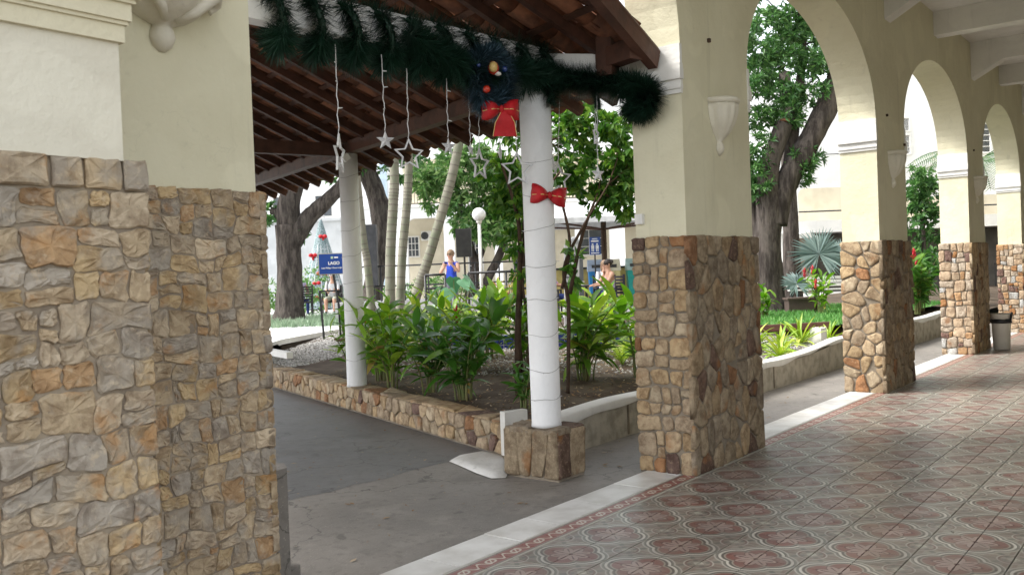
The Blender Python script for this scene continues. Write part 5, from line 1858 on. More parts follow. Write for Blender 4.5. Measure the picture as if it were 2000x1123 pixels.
# shrub and feathery palm seen through the second arch
t7 = thing('dark_shrub', (18.15, 2.9, G0), 'dark rounded shrub behind the second arch below the palm fronds', 'shrub')
MB().tube([(18.15, 2.9, .3), (18.15, 2.9, 2.6)], [.07, .04], 7).build('trunk', BARK, t7, True, world=True)
rosettes('crown', [((18.09, 3.01, 3.3), (.45, .45, .4), 60), ((18.3, 2.75, 2.9), (.5, .5, .5), 80), ((18.14, 2.95, 2.5), (.4, .4, .5), 50), ((18.5, 2.6, 1.5), (.7, .9, .6), 120)], CROWN1, t7, .17, .07, 9, 10)
t8 = thing('feather_palm', (21.4, 2.2, G0), 'feathery palm with drooping fronds seen through the second arch', 'palm')
MB().tube([(21.4, 2.2, .3), (21.3, 2.3, 3.9)], [.14, .11], 9).build('trunk', PALMB, t8, True, world=True)
for q in range(13):
    a = q * 2.4
    d = Vector((math.cos(a), math.sin(a), 0))
    mb = MB()
    top = Vector((21.3, 2.3, 3.9))
    hgt = 1.5 if q % 2 else .9
    pts2 = [top + d * (2.0 * u) + Vector((0, 0, hgt * u - 1.5 * u * u)) for u in [i / 9 for i in range(10)]]
    mb.tube(pts2, [.018 * (1 - .7 * i / 9) for i in range(10)], 4, False)
    for kk in range(30):
        u = .12 + .86 * kk / 30
        i = min(8, int(u * 9))
        c = pts2[i].lerp(pts2[i + 1], u * 9 - i)
        tg = (pts2[i + 1] - pts2[i]).normalized()
        sd_ = tg.cross(Vector((0, 0, 1))).normalized()
        for s_ in (-1, 1):
            dd = (sd_ * s_ * .9 + tg * .5 + Vector((0, 0, -.35))).normalized()
            mb.add([c - tg * .016, c + tg * .016, c + dd * .45], [(0, 1, 2)])
    mb.build('frond', PALMLF, t8, world=True)

# bushes and hedges around the far lawn
def bush(x, y, h, r, n, m, label, seed, leaf=.14, name='bush'):
    t = thing(name, (x, y, G0), label, 'bush')
    MB().tube([(x, y, G0 - .1), (x, y, G0 + h * .6)], [.03, .02], 5).build('stem', BARK2, t, world=True)
    rosettes('crown', [((x, y, G0 + h * .5), (r, r, h * .5), n)], m, t, leaf, leaf * .4, 8, seed)
bush(13.9, 21.0, 1.5, .7, 110, CROWN2, 'green bush behind the blue sign, right of the big dark trunk', 51)
bush(13.1, 21.9, 1.2, .8, 110, CROWN2, 'low green bush directly behind the big dark trunk', 52)
bush(11.8, 22.2, 1.7, .7, 110, CROWN1, 'tall dark bush left of the big dark trunk', 53)
bush(16.2, 21.0, 1.0, 1.0, 110, CROWN1, 'dark bush at the foot of the wire Christmas tree', 54)
bush(13.2, 15.0, 1.1, .8, 110, CROWN2, 'rounded pale bush behind the ramp railing, right of the palms', 55)
bush(13.9, 14.1, 1.0, .6, 80, CROWN2, 'small pale bush behind the ramp railing beside the woman', 56)
bush(17.4, 8.7, 1.1, .5, 60, CROWN2, 'pale leafy bush beside the white columned kiosk', 57)

# ================================================================== FAR BUILDINGS
RX = Vector((.619, -.785, 0)).normalized()
FX = Vector((.785, .619, 0)).normalized()
RZB = math.atan2(RX.y, RX.x)
GLASS = simple('dark_window_glass', (.05, .06, .07), .15, (.08, .09, .10), 3, .6)
SHADEW = simple('cream_recess_wall', (.72, .66, .52), .8, (.62, .56, .43), 1.5)

def header(u0, u1, zt, ztop, r, n=6):
    """wall above an opening with rounded top corners, as a polygon in (u,z)"""
    P = [(u0, ztop), (u1, ztop), (u1, zt - r)]
    for i in range(1, n + 1):
        a = math.pi / 2 * i / n
        P.append((u1 - r + r * math.cos(a), zt - r + r * math.sin(a)))
    for i in range(0, n + 1):
        a = math.pi / 2 + math.pi / 2 * i / n
        P.append((u0 + r + r * math.cos(a), zt - r + r * math.sin(a)))
    return P[::-1]

def window(parent, u0, u1, z0, z1, y, nx, nz, fr=.05):
    """framed window set into a wall at local depth y"""
    m = MB()
    m.box(u0 - fr, y - .06, z0 - fr, u0, y + .02, z1 + fr).box(u1, y - .06, z0 - fr, u1 + fr, y + .02, z1 + fr)
    m.box(u0, y - .06, z0 - fr, u1, y + .02, z0).box(u0, y - .06, z1, u1, y + .02, z1 + fr)
    o = m.build('window', TRIM, parent)
    for i in range(nx):
        for j in range(nz):
            a0, a1 = u0 + (u1 - u0) * i / nx + .012, u0 + (u1 - u0) * (i + 1) / nx - .012
            b0, b1 = z0 + (z1 - z0) * j / nz + .012, z0 + (z1 - z0) * (j + 1) / nz - .012
            MB().box(a0, y - .02, b0, a1, y - .008, b1).build('pane', GLASS, o)
    MB().box(u0 + .001, y - .035, z0 + .001, u1 - .001, y - .005, z1 - .001)
    mm = MB()
    for i in range(1, nx):
        x = u0 + (u1 - u0) * i / nx
        mm.box(x - .012, y - .045, z0, x + .012, y - .003, z1)
    for j in range(1, nz):
        z = z0 + (z1 - z0) * j / nz
        mm.box(u0, y - .044, z - .012, u1, y - .004, z + .012)
    if mm.v:
        mm.build('glazing_bar', TRIM, o)
    return o

b1 = thing('white_building', tuple(Vector((-5.42, -2.765, G0)) + FX * 38), 'white two-storey building with rounded ground-floor openings and a railed balcony, behind the palms', 'building', None, RZB)
# local: x right, y away, z measured from the garden level
def zb(z):
    return z - G0
m = MB()
ops = [(-5.75, -4.95), (-4.39, -2.83), (-2.39, -.70), (-.37, 1.05), (1.5, 2.75), (2.95, 4.22), (4.85, 6.2), (6.7, 8.2), (8.7, 10.2)]
TOPZ = zb(4.42)
prev = -6.6
for u0, u1 in ops:
    m.box(prev, 0, -.2, u0, .45, TOPZ)
    m.extrude(header(u0, u1, zb(3.97) + (-.25 if u0 > 1 else 0), TOPZ, .34), (0, 0, 0), (1, 0, 0), (0, 0, 1), (0, 1, 0), .45)
    prev = u1
m.box(prev, 0, -.2, prev + .6, .45, TOPZ)
m.build('front_wall', WALLW, b1, fix=True)
MB().box(-6.6, 2.4, -.2, 11, 2.6, 9).build('recess_wall', SHADEW, b1)
MB().box(-6.6, .45, TOPZ - .12, 11, 2.4, TOPZ).build('floor_slab', WALLW, b1)
MB().box(-6.6, -.06, TOPZ, 11, .3, TOPZ + .12).build('string_course', TRIM, b1)
MB().box(-6.6, .0, TOPZ + .12, -4.5, .5, 9.5).build('corner_tower', WALLW, b1)
MB().box(-5.45, -.05, -.1, -5.15, .0, 9.0).build('rain_pipe', simple('pale_blue_paint', (.50, .62, .72), .6), b1)
MB().box(-4.5, .0, 6.1, 11, .5, 9.5).build('upper_wall', WALLW, b1)
rl = MB()
rl.box(-4.45, .12, TOPZ + 1.05, 11, .17, TOPZ + 1.1).box(-4.45, .12, TOPZ + .16, 11, .17, TOPZ + .2)
rl.build('balcony_rail', DKGREY, b1)
bal = MB().box(0, .13, TOPZ + .2, .022, .155, TOPZ + 1.05).mesh('baluster', DKGREY)
for i in range(104):
    link('baluster', bal, b1, (-4.4 + i * .12, 0, 0))
window(b1, -4.62, -4.16, zb(2.42), zb(3.28), 2.38, 3, 3)
window(b1, -1.9, -1.3, zb(1.5), zb(3.1), 2.38, 2, 4)
window(b1, 2.95, 4.1, zb(2.2), zb(3.3), 2.38, 2, 3)
window(b1, -3.4, -3.0, zb(5.5), zb(6.1), 2.38, 1, 2)
window(b1, 6.9, 7.9, zb(1.8), zb(3.2), 2.38, 2, 3)
MB().box(.1, 2.33, -.1, .8, 2.39, zb(2.7)).build('door', GLASS, b1)
ac = MB().box(-4.0, 2.0, zb(3.1), -3.55, 2.38, zb(3.52)).build('air_conditioner', TRIM, b1)
MB().tube([(-3.83, 1.985, zb(3.31)), (-3.83, 1.998, zb(3.31))], .17, 16).build('fan_grille', DKGREY, ac)

b2 = thing('grey_annex', tuple(Vector((-5.42, -2.765, G0)) + FX * 47 - RX * 14), 'plain grey flat-roofed annex far behind the wire Christmas tree', 'building', None, RZB)
MB().box(-9, 0, -.2, 7.4, 5, zb(4.6)).build('wall', WALLG, b2)
MB().box(-9.1, -.1, zb(4.6), 7.5, 5.1, zb(4.75)).build('roof_edge', WALLG, b2)
b2b = thing('tall_white_block', tuple(Vector((-5.42, -2.765, G0)) + FX * 62 - RX * 16), 'tall pale block added for the bright sky and building behind the grey annex', 'building', None, RZB)  # added block; its white stands in for washed-out sky and a bright building
MB().box(-14, 0, -.2, 9.0, 6, 13).build('wall', WALLW, b2b)
for i in range(6):
    window(b2b, -9 + i * 2.9, -7.9 + i * 2.9, 5.6, 7.0, .0, 2, 2)

b3 = thing('right_wing', tuple(Vector((-5.42, -2.765, G0)) + FX * 32), 'white wing with wide rounded openings and a projecting white slab, behind the forked tree', 'building', None, RZB)
m = MB()
m.box(9.2, 0, zb(4.7), 12.6, .4, zb(7.9))
m.box(12.6, -.02, zb(4.7), 24, .4, 11)
zt = zb(4.13)
prev = 9.2
for u0, u1, r in ((10.31, 12.55, .3), (13.1, 15.6, .12), (16.3, 18.6, .12), (19.2, 22, .12)):
    m.box(prev, 0, zb(2.95), u0, .4, zb(4.7))
    m.extrude(header(u0, u1, zt if u0 < 12 else zb(3.66), zb(4.7), r), (0, 0, 0), (1, 0, 0), (0, 0, 1), (0, 1, 0), .4)
    prev = u1
m.box(prev, 0, zb(2.95), 24, .4, zb(4.7))
m.build('front_wall', WALLW, b3, fix=True)
MB().box(9.2, -.012, zb(5.28), 24, -.001, zb(5.30)).build('wall_joint', DKGREY, b3)
MB().box(9.2, 1.8, -.2, 24, 2.0, zb(4.7)).build('recess_wall', SHADEW, b3)
MB().box(9.0, -.45, zb(2.50), 24, 1.8, zb(2.92)).build('white_slab', WALLW, b3)
MB().box(10.3, .1, zb(3.25), 22, .14, zb(3.30)).build('hand_rail', DKGREY, b3)
MB().box(9.7, .0, -.2, 9.86, .3, zb(3.6)).build('post', TRIM, b3)
MB().box(9.9, -.5, -.2, 10.55, .2, zb(2.32)).build('stone_pillar', simple('far_stone_cladding', (.27, .20, .15), .9, (.16, .12, .095), 7, .2, .9, 20), b3)
MB().extrude([(9.82, zb(2.32)), (10.8, zb(2.32)), (10.5, zb(2.5)), (10.2, zb(2.5))], (0, -.6, 0), (1, 0, 0), (0, 0, 1), (0, 1, 0), .9).build('pillar_cap', TRIM, b3, fix=True)
MB().box(9.2, .9, -.2, 9.65, 1.0, zb(2.3)).build('door', simple('grey_door', (.35, .37, .40), .5), b3)
window(b3, 13.95, 14.34, zb(6.02), zb(6.45), .0, 1, 1)
window(b3, 13.95, 14.34, zb(5.2), zb(5.85), .0, 1, 3)
window(b3, 16.75, 17.2, zb(5.15), zb(6.15), .0, 1, 5)
MB().box(17.0, 1.0, -.2, 17.12, 1.1, zb(2.4)).box(17.12, 1.0, zb(2.28), 17.9, 1.1, zb(2.4)).build('door_frame', TRIM, b3)
hr = MB()
hr.box(16.7, -1.0, zb(1.15), 18.6, -.96, zb(1.2))
for i in range(16):
    hr.box(16.72 + i * .12, -.99, 0, 16.74 + i * .12, -.97, zb(1.15))
tag(hr.build('black_railing', BLACK, b3))
blk = MB().box(10.6, .6, 0, 24, .7, zb(2.48)).build('recess_shade_sheet', simple('recess_shade_colour', (.11, .10, .09), .8, (.07, .065, .06), 2), b3)  # dark sheet below the slab; the recess's shade is put into its colour

# ================================================================== THINGS IN THE GARDEN
# sign with blue panel
SGX = Vector((.62, -.785, 0))
st = thing('blue_sign', (5.50, 10.05, G0), 'blue sign board lettered LAGO on black metal legs beside the far white column', 'sign')
BLUE = simple('blue_sign_face', (.012, .055, .26), .35, (.016, .065, .29), 3)
C0 = Vector((5.52, 10.03, 1.735))
MB().obox(C0, SGX, Vector((-.785, -.62, 0)), (0, 0, 1), .285, .010, .195).build('frame', simple('sign_edge', (.40, .38, .30), .4), st, world=True)
MB().obox(C0 + Vector((-.785, -.62, 0)) * .012, SGX, Vector((-.785, -.62, 0)), (0, 0, 1), .272, .004, .182).build('panel', BLUE, st, world=True)
def text(body, size, C, X, m, parent, name='lettering', bold=0.0):
    cu = bpy.data.curves.new(name, 'FONT')
    cu.body = body
    cu.size = size
    cu.align_x = 'CENTER'
    cu.align_y = 'CENTER'
    cu.extrude = .0015
    cu.offset = bold
    ob = bpy.data.objects.new(name, cu)
    COL.objects.link(ob)
    dg = bpy.context.evaluated_depsgraph_get()
    me = bpy.data.meshes.new_from_object(ob.evaluated_get(dg))
    bpy.data.objects.remove(ob)
    X = Vector(X).normalized()
    Z = Vector((0, 0, 1))
    N = X.cross(Z)
    M4 = Matrix((X, Z, N)).transposed().to_4x4()
    M4.translation = Vector(C)
    me.transform(parent.matrix_basis.inverted() @ M4)
    me.materials.clear()
    me.materials.append(m)
    return link(name, me, parent)
NF = SGX.cross(Vector((0, 0, 1)))
LET = simple('white_lettering', (.80, .80, .80), .5)
text('LAGO', .078, C0 + NF * .019 + Vector((0, 0, .01)), SGX, LET, st, bold=.003)
text('Luiz Philippe Domenegh e Ma', .038, C0 + NF * .019 + Vector((0, 0, -.075)), SGX, LET, st, bold=.001)
MB().obox(C0 + NF * .018 + SGX * -.03 + Vector((0, 0, .115)), SGX, NF, (0, 0, 1), .022, .002, .022).build('emblem', simple('pale_green_mark', (.45, .58, .42), .5), st, world=True)
MB().obox(C0 + NF * .018 + SGX * .045 + Vector((0, 0, .115)), SGX, NF, (0, 0, 1), .035, .002, .014).build('emblem', LET, st, world=True)
for a, b in (((5.36, 10.2, G0 - .05), (5.33, 10.24, 1.25)), ((5.62, 9.92, G0 - .1), (5.52, 10.06, 1.55)), ((5.60, 10.02, G0 - .05), (5.58, 10.03, 1.25))):
    MB().bar(a, b, .035, .035).build('leg', BLACK, st, world=True)
MB().bar((5.32, 10.25, 1.235), (5.60, 9.99, 1.235), .03, .03).build('cross_bar', BLACK, st, world=True)
for i, (a, b) in enumerate((((4.9, 9.35), (5.5, 8.9)), ((5.0, 9.5), (5.7, 9.05)), ((4.75, 9.15), (5.3, 8.7)))):
    tag(MB().bar((*a, G0 + .01), (*b, G0 + .01), .05, .03).build('wood_slat', WOOD2), ['middle loose wooden slat on the gravel in front of the blue sign', 'rear loose wooden slat at the legs of the blue sign', 'front loose wooden slat on the gravel, nearest the far column'][i], 'slat', 'loose slats below the blue sign')

# lamp, speakers
lp = thing('garden_lamp', (8.345, 8.88, G0), 'white garden lamp with a round globe on a slim post', 'lamp')
MB().tube([(8.345, 8.88, .2), (8.345, 8.88, 2.53)], .034, 10).build('post', TRIM, lp, True, world=True)
MB().lathe([(.04, -.04), (.06, 0), (.05, .03)], (8.345, 8.88, 2.50), 14).build('collar', TRIM, lp, True, world=True)
MB().ball((8.345, 8.88, 2.645), .138, 20, 14).build('globe', simple('opal_globe', (.85, .85, .86), .3), lp, True, world=True)
sp = thing('loudspeaker', (6.26, 7.48, G0), 'black loudspeaker on a slim pole in front of the garden lamp', 'speaker')
MB().obox((6.26, 7.48, 1.99), RX, FX, (0, 0, 1), .131, .12, .243).build('cabinet', DKGREY, sp, world=True)
MB().obox(Vector((6.26, 7.48, 1.99)) - FX * .124, RX, FX, (0, 0, 1), .117, .005, .226).build('grille', BLACK, sp, world=True)
MB().tube([(6.26, 7.48, G0), (6.26, 7.48, 1.9)], .018, 8).build('pole', BLACK, sp, world=True)
for k in range(3):
    a = k * 2.094 + .4
    MB().tube([(6.26, 7.48, .95), (6.26 + .5 * math.cos(a), 7.48 + .5 * math.sin(a), G0)], .013, 6).build('leg', BLACK, sp, world=True)
sp = thing('speaker_column', (9.75, 13.56, G0), 'tall black loudspeaker column just right of the far white column', 'speaker')
MB().obox((9.75, 13.56, 2.02), RX, FX, (0, 0, 1), .14, .12, .75).build('cabinet', DKGREY, sp, world=True)
MB().obox((9.75, 13.56, .75), RX, FX, (0, 0, 1), .05, .05, .52).build('stand', BLACK, sp, world=True)

# ramp railings
def railing(pts, z0, ztops, label, posts, r=.02):
    t = thing('ramp_railing', (pts[0][0], pts[0][1], z0), label, 'railing', 'black ramp railings')
    for zt_ in ztops:
        MB().tube([(x, y, zt_) for x, y in pts], r, 6).build('rail', BLACK, t, True, world=True)
    a, b = Vector((*pts[0], 0)), Vector((*pts[-1], 0))
    for i in range(posts):
        p = a.lerp(b, i / (posts - 1))
        MB().tube([(p.x, p.y, z0 - .05), (p.x, p.y, ztops[0])], r, 6).build('post', BLACK, t, True, world=True)
railing([(9.5, 13.85), (12.4, 10.2)], G0, (1.74, 1.25), 'long black ramp railing passing behind the loudspeaker', 9)
railing([(6.18, 8.36), (6.40, 8.08)], G0, (1.46, 1.22), 'short black handrail end left of the taro leaves', 2, .022)
railing([(6.66, 7.76), (7.5, 6.7)], G0, (1.47, 1.16), 'black handrail right of the taro, behind the croton', 3, .022)
tag(MB().obox((11.2, 12.6, .62), RX, FX, (0, 0, 1), 2.6, .6, .26).build('ramp', PLAZA, None), 'pale concrete ramp behind the long railing', 'ramp')

# pond edge with blue tiles
pd = thing('pond_wall', (4.5, 4.8, G0), 'low blue-tiled pond wall glimpsed between the plants', 'wall')
BT = simple('blue_glazed_tile', (.02, .035, .17), .2, (.03, .05, .22), 8, .5)
a, b = Vector((3.6, 6.0, 0)), Vector((5.6, 3.5, 0))
d = (b - a).normalized()
nn = Vector((-d.y, d.x, 0)) * -1
MB().obox((a + b) / 2 + Vector((0, 0, .5)) - nn * .06, d, nn, (0, 0, 1), (b - a).length / 2, .08, .14).build('core', TRIM, pd, world=True)
tm = MB().box(-.066, -.006, -.066, .066, .006, .066).mesh('tile', BT)
for i in range(22):
    for j in range(2):
        o = link('tile', tm, pd)
        o.matrix_basis = pd.matrix_basis.inverted() @ (Matrix.Translation(a + d * (.08 + i * .142) + Vector((0, 0, .36 + j * .142)) + nn * .025) @ Matrix.Rotation(math.atan2(d.y, d.x), 4, 'Z'))

# monument slab, bust, blue notice, recycling bins, parasol
GREYST = simple('grey_granite', (.42, .42, .42), .6, (.33, .33, .34), 9)
mo = thing('text_slab', (6.98, 5.75, G0), 'upright pale grey slab with lines of dark lettering right of the near column', 'monument')
MB().obox((6.98, 5.75, 1.12), SGX, Vector((.785, .62, 0)), (.03, -.02, 1), .125, .05, .76).build('slab', GREYST, mo, world=True)
ink = simple('dark_ink', (.12, .12, .14), .7)
rr = random.Random(9)
for zz in (1.78, 1.70, 1.42, 1.33, 1.24, 1.15, 1.06):
    x = -.095
    while x < .07:
        L = rr.uniform(.025, .06)
        MB().obox(Vector((6.98, 5.75, zz)) + NF * .056 + SGX * (x + L / 2) + Vector((.03, -.02, 0)) * (zz - 1.12), SGX, NF, (0, 0, 1), L / 2, .002, .014).build('text_line', ink, mo, world=True)
        x += L + .012
bu = thing('bust', (13.65, 10.2, G0), 'small stone bust on a dark pedestal under the parasol edge', 'statue')
MB().box(13.5, 10.05, G0, 13.8, 10.35, 1.75).build('pedestal', simple('dark_pedestal', (.13, .14, .15), .6), bu, world=True)
MB().lathe([(.20, 0), (.22, .08), (.19, .18), (.09, .25), (.075, .29), (.10, .34), (.125, .42), (.12, .50), (.08, .56), (.02, .58)], (13.65, 10.2, 1.75), 16).build('figure', GREYST, bu, True, world=True)
MB().ball((13.65 - .10, 10.2 - .08, 2.17), (.025, .02, .03)).build('nose', GREYST, bu, True, world=True)
ns = thing('blue_notice', (14.82, 10.34, G0), 'small blue notice board with two white figures in front of the bins', 'sign')
MB().tube([(14.82, 10.34, G0), (14.82, 10.34, 2.0)], .02, 6).build('pole', BLACK, ns, world=True)
CN = Vector((14.80, 10.32, 2.1))
MB().obox(CN, SGX, NF, (0, 0, 1), .145, .012, .235).build('panel', BLUE, ns, world=True)
for zz, L in ((.19, .07), (.13, .10), (-.19, .11)):
    MB().obox(CN + NF * .014 + Vector((0, 0, zz)), SGX, NF, (0, 0, 1), L, .002, .013 if zz != .13 else .02).build('text_line', LET, ns, world=True)
for s_ in (-1, 1):
    q = CN + NF * .014 + SGX * s_ * .06
    fg = MB().obox(q + Vector((0, 0, .045)), SGX, NF, (0, 0, 1), .022, .002, .022)
    fg.obox(q + Vector((0, 0, -.03)), SGX, NF, (0, 0, 1), .04, .002, .045)
    fg.obox(q + Vector((0, 0, -.11)) - SGX * .02, SGX, NF, (0, 0, 1), .012, .002, .04).obox(q + Vector((0, 0, -.11)) + SGX * .02, SGX, NF, (0, 0, 1), .012, .002, .04)
    fg.build('figure_print', LET, ns, world=True)
def rbin(x, y, col, label):
    t = thing('recycling_bin', (x, y, G0), label, 'bin', 'coloured recycling bins behind the tables')
    m = simple('bin_plastic', col, .4)
    c = Vector((x, y, 0))
    mb = MB()
    lo, hi = [], []
    for a_, b_ in ((-1, -1), (1, -1), (1, 1), (-1, 1)):
        lo.append(c + RX * a_ * .17 + FX * b_ * .17 + Vector((0, 0, G0)))
        hi.append(c + RX * a_ * .22 + FX * b_ * .22 + Vector((0, 0, 1.42)))
    mb.add(lo + hi, [(3, 2, 1, 0), (4, 5, 6, 7), (0, 1, 5, 4), (1, 2, 6, 5), (2, 3, 7, 6), (3, 0, 4, 7)])
    mb.build('body', m, t, world=True)
    top = simple('bin_lid', tuple(min(.8, q * .5 + .38) for q in col), .4)
    mb = MB()
    base = [c + RX * a_ * .24 + FX * b_ * .24 + Vector((0, 0, 1.425)) for a_, b_ in ((-1, -1), (1, -1), (1, 1), (-1, 1))]
    ridge = [c - RX * .24 + FX * .05 + Vector((0, 0, 1.76)), c + RX * .24 + FX * .05 + Vector((0, 0, 1.76))]
    mb.add(base + ridge, [(0, 1, 5, 4), (2, 3, 4, 5), (1, 2, 5), (3, 0, 4), (3, 2, 1, 0)])
    mb.build('lid', top, t, world=True)
    MB().obox(c - FX * .13 + Vector((0, 0, 1.56)), RX, FX, Vector((0, 0, 1)), .13, .03, .05).build('flap', DKGREY, t, world=True)
rbin(16.52, 11.43, (.02, .20, .52), 'blue recycling bin at the left of the row')
rbin(16.80, 11.06, (.62, .55, .28), 'cream-yellow recycling bin between the blue and the green one')
rbin(17.20, 10.55, (.02, .33, .30), 'teal green recycling bin at the right of the row')
yl = thing('yellow_counter', (17.2, 12.2, G0), 'low yellow-panelled counter behind the recycling bins', 'counter')
MB().obox((17.2, 12.2, .95), RX, FX, (0, 0, 1), 2.3, .2, .55).build('panel', simple('yellow_panel', (.42, .34, .12), .6), yl, world=True)
MB().obox((17.2, 12.2, 1.53), RX, FX, (0, 0, 1), 2.35, .26, .03).build('counter_top', BLACK, yl, world=True)

um = thing('white_parasol', (16.1, 10.85, G0), 'big white square parasol shading the bins and tables', 'parasol')
MB().tube([(16.1, 10.85, G0), (16.1, 10.85, 3.3)], .075, 10).build('post', BARK2, um, True, world=True)
cc = Vector((16.1, 10.85, 0))
H = 1.75
low_ = [cc + RX * a_ * H + FX * b_ * H + Vector((0, 0, 2.86)) for a_, b_ in ((-1, -1), (1, -1), (1, 1), (-1, 1))]
low2 = [p + Vector((0, 0, -.14)) for p in low_]
ap = cc + Vector((0, 0, 3.55))
MB().add(low_ + low2 + [ap], [(0, 1, 8), (1, 2, 8), (2, 3, 8), (3, 0, 8), (0, 4, 5, 1), (1, 5, 6, 2), (2, 6, 7, 3), (3, 7, 4, 0)]).build('canopy', simple('white_canvas', (.78, .78, .80), .8), um, world=True)
for p in low_:
    MB().bar(cc + Vector((0, 0, 2.6)), p + Vector((0, 0, -.05)), .04, .05).build('rib', WOOD2, um, world=True)

# garden bench, planter box, kerb block, wire christmas tree
be = thing('garden_bench', (15.55, 4.56, G0), 'grey-white slatted garden bench behind the fan palm', 'bench')
for i in range(5):
    MB().obox(Vector((15.55, 4.56, .80)) - FX * (.02 + i * .09), RX, FX, (0, 0, 1), .78, .035, .012).build('seat_slat', TRIM, be, world=True)
for i in range(3):
    MB().obox(Vector((15.55, 4.56, .90 + i * .085)) + FX * .07, RX, FX, (0, 0, 1), .78, .012, .032).build('back_slat', TRIM, be, world=True)
for s_ in (-1, 1):
    g = MB()
    q = Vector((15.55, 4.56, 0)) + RX * s_ * .66
    g.bar(q + FX * .07 + Vector((0, 0, G0)), q + FX * .085 + Vector((0, 0, 1.1)), .06, .05).bar(q - FX * .38 + Vector((0, 0, G0)), q - FX * .38 + Vector((0, 0, .79)), .06, .05).bar(q - FX * .4 + Vector((0, 0, .765)), q + FX * .06 + Vector((0, 0, .765)), .05, .04)
    g.build('bench_leg', DKGREY, be, world=True)
pb = thing('planter_box', (13.6, 4.35, G0), 'dark low planter box on the soil in front of the bench', 'planter')
MB().obox((13.6, 4.35, G0 + .13), RX, FX, (0, 0, 1), .28, .16, .15).build('box', simple('dark_terracotta', (.10, .07, .06), .8), pb, world=True)
MB().obox((13.6, 4.35, G0 + .29), RX, FX, (0, 0, 1), .31, .19, .02).build('rim', simple('dark_terracotta_rim', (.12, .085, .07), .8), pb, world=True)
tag(MB().box(7.42, 1.74, .25, 7.66, 1.90, .47).build('white_kerb_block', TRIM), 'short white painted block at the planter edge left of the second pier', 'block')
tag(MB().bar((8.0, 2.9, .42), (8.3, 1.9, .46), .14, .10).build('timber_edging', WOOD), 'dark timber edging between the bromeliads and the lawn', 'edging')

XT = Vector((16.84, 23.94, G0))
xt = thing('wire_christmas_tree', tuple(XT), 'cone-shaped wire Christmas tree with red bows and a star outline on top', 'christmas tree')
MB().lathe([(.95, .05), (.05, 3.4)], tuple(XT), 22, capt=False).build('net', simple('grey_green_net', (.10, .15, .15), .8, (.30, .36, .38), 22), xt, world=True)
for k in range(16):
    a = k * math.pi / 8
    MB().bar(XT + Vector((.97 * math.cos(a), .97 * math.sin(a), 0)), XT + Vector((0, 0, 3.5)), .022, .022).build('rod', ACRYL, xt, world=True)
for k in range(1, 9):
    zz = k * .38
    r_ = .97 * (1 - zz / 3.5)
    MB().tube([XT + Vector((r_ * math.cos(a), r_ * math.sin(a), zz)) for a in [i * math.pi / 12 for i in range(25)]], .014, 5, False).build('ring', ACRYL, xt, world=True)
for k, (zz, off) in enumerate(((2.75, .10), (2.05, -.26), (1.75, .14), (1.45, .25), (1.35, .05), (1.0, -.1), (.45, -.15), (.4, .3))):
    r_ = .97 * (1 - zz / 3.5)
    c = XT - FX * (r_ * .95) + RX * off + Vector((0, 0, zz))
    g = MB().ball(c + RX * .08, (.09, .09, .075), 8, 6).ball(c - RX * .08, (.09, .09, .075), 8, 6).ball(c, (.05, .05, .05), 8, 6).ball(c - Vector((0, 0, .1)), (.05, .05, .1), 8, 6)
    g.build('bow', RED, xt, True, world=True)
sm = MB()
P = star_poly(.26, .11)
for i in range(10):
    a_, b_ = P[i], P[(i + 1) % 10]
    sm.bar(XT + RX * a_[0] + Vector((0, 0, 3.68 + a_[1])), XT + RX * b_[0] + Vector((0, 0, 3.68 + b_[1])), .025, .025)
sm.build('star', ACRYL, xt, world=True)

# bin standing in the corridor
bn = thing('corridor_bin', (9.72, -.18, .01), 'beige plastic bin with a black bag rim beside the third pier', 'bin')
MB().lathe([(.105, 0), (.115, .01), (.128, .36), (.135, .44), (.122, .44)], (0, 0, 0), 24).build('body', simple('beige_plastic', (.66, .62, .54), .4, (.58, .54, .47), 6), bn, True)
MB().lathe([(.136, .395), (.145, .40), (.142, .42), (.15, .445), (.135, .45), (.13, .46)], (0, 0, 0), 24, mod=lambda a, z: 1 + .05 * math.sin(a * 5 + z * 40)).build('bag_rim', BLACK, bn, True)
MB().lathe([(.128, .45), (.14, .53), (.135, .54), (.12, .46)], (0, 0, 0), 24).build('hood', simple('beige_hood', (.66, .62, .54), .4), bn, True)
MB().tube([(-.06, -.135, .43), (-.09, -.15, .50), (-.03, -.15, .55), (-.02, -.14, .48)], .016, 6).build('bag_knot', BLACK, bn, True)

# ================================================================== PEOPLE
SKIN = simple('skin_light', (.48, .28, .20), .5, (.44, .25, .17), 12)
SKIN2 = simple('skin_tan', (.36, .20, .13), .5, (.32, .17, .11), 12)
HAIRD = simple('dark_hair', (.018, .013, .011), .5, (.03, .02, .016), 30)
HAIRG = simple('grey_hair', (.42, .40, .38), .6, (.55, .53, .5), 30)
HAIRB = simple('light_brown_hair', (.20, .13, .08), .6, (.28, .19, .12), 30)

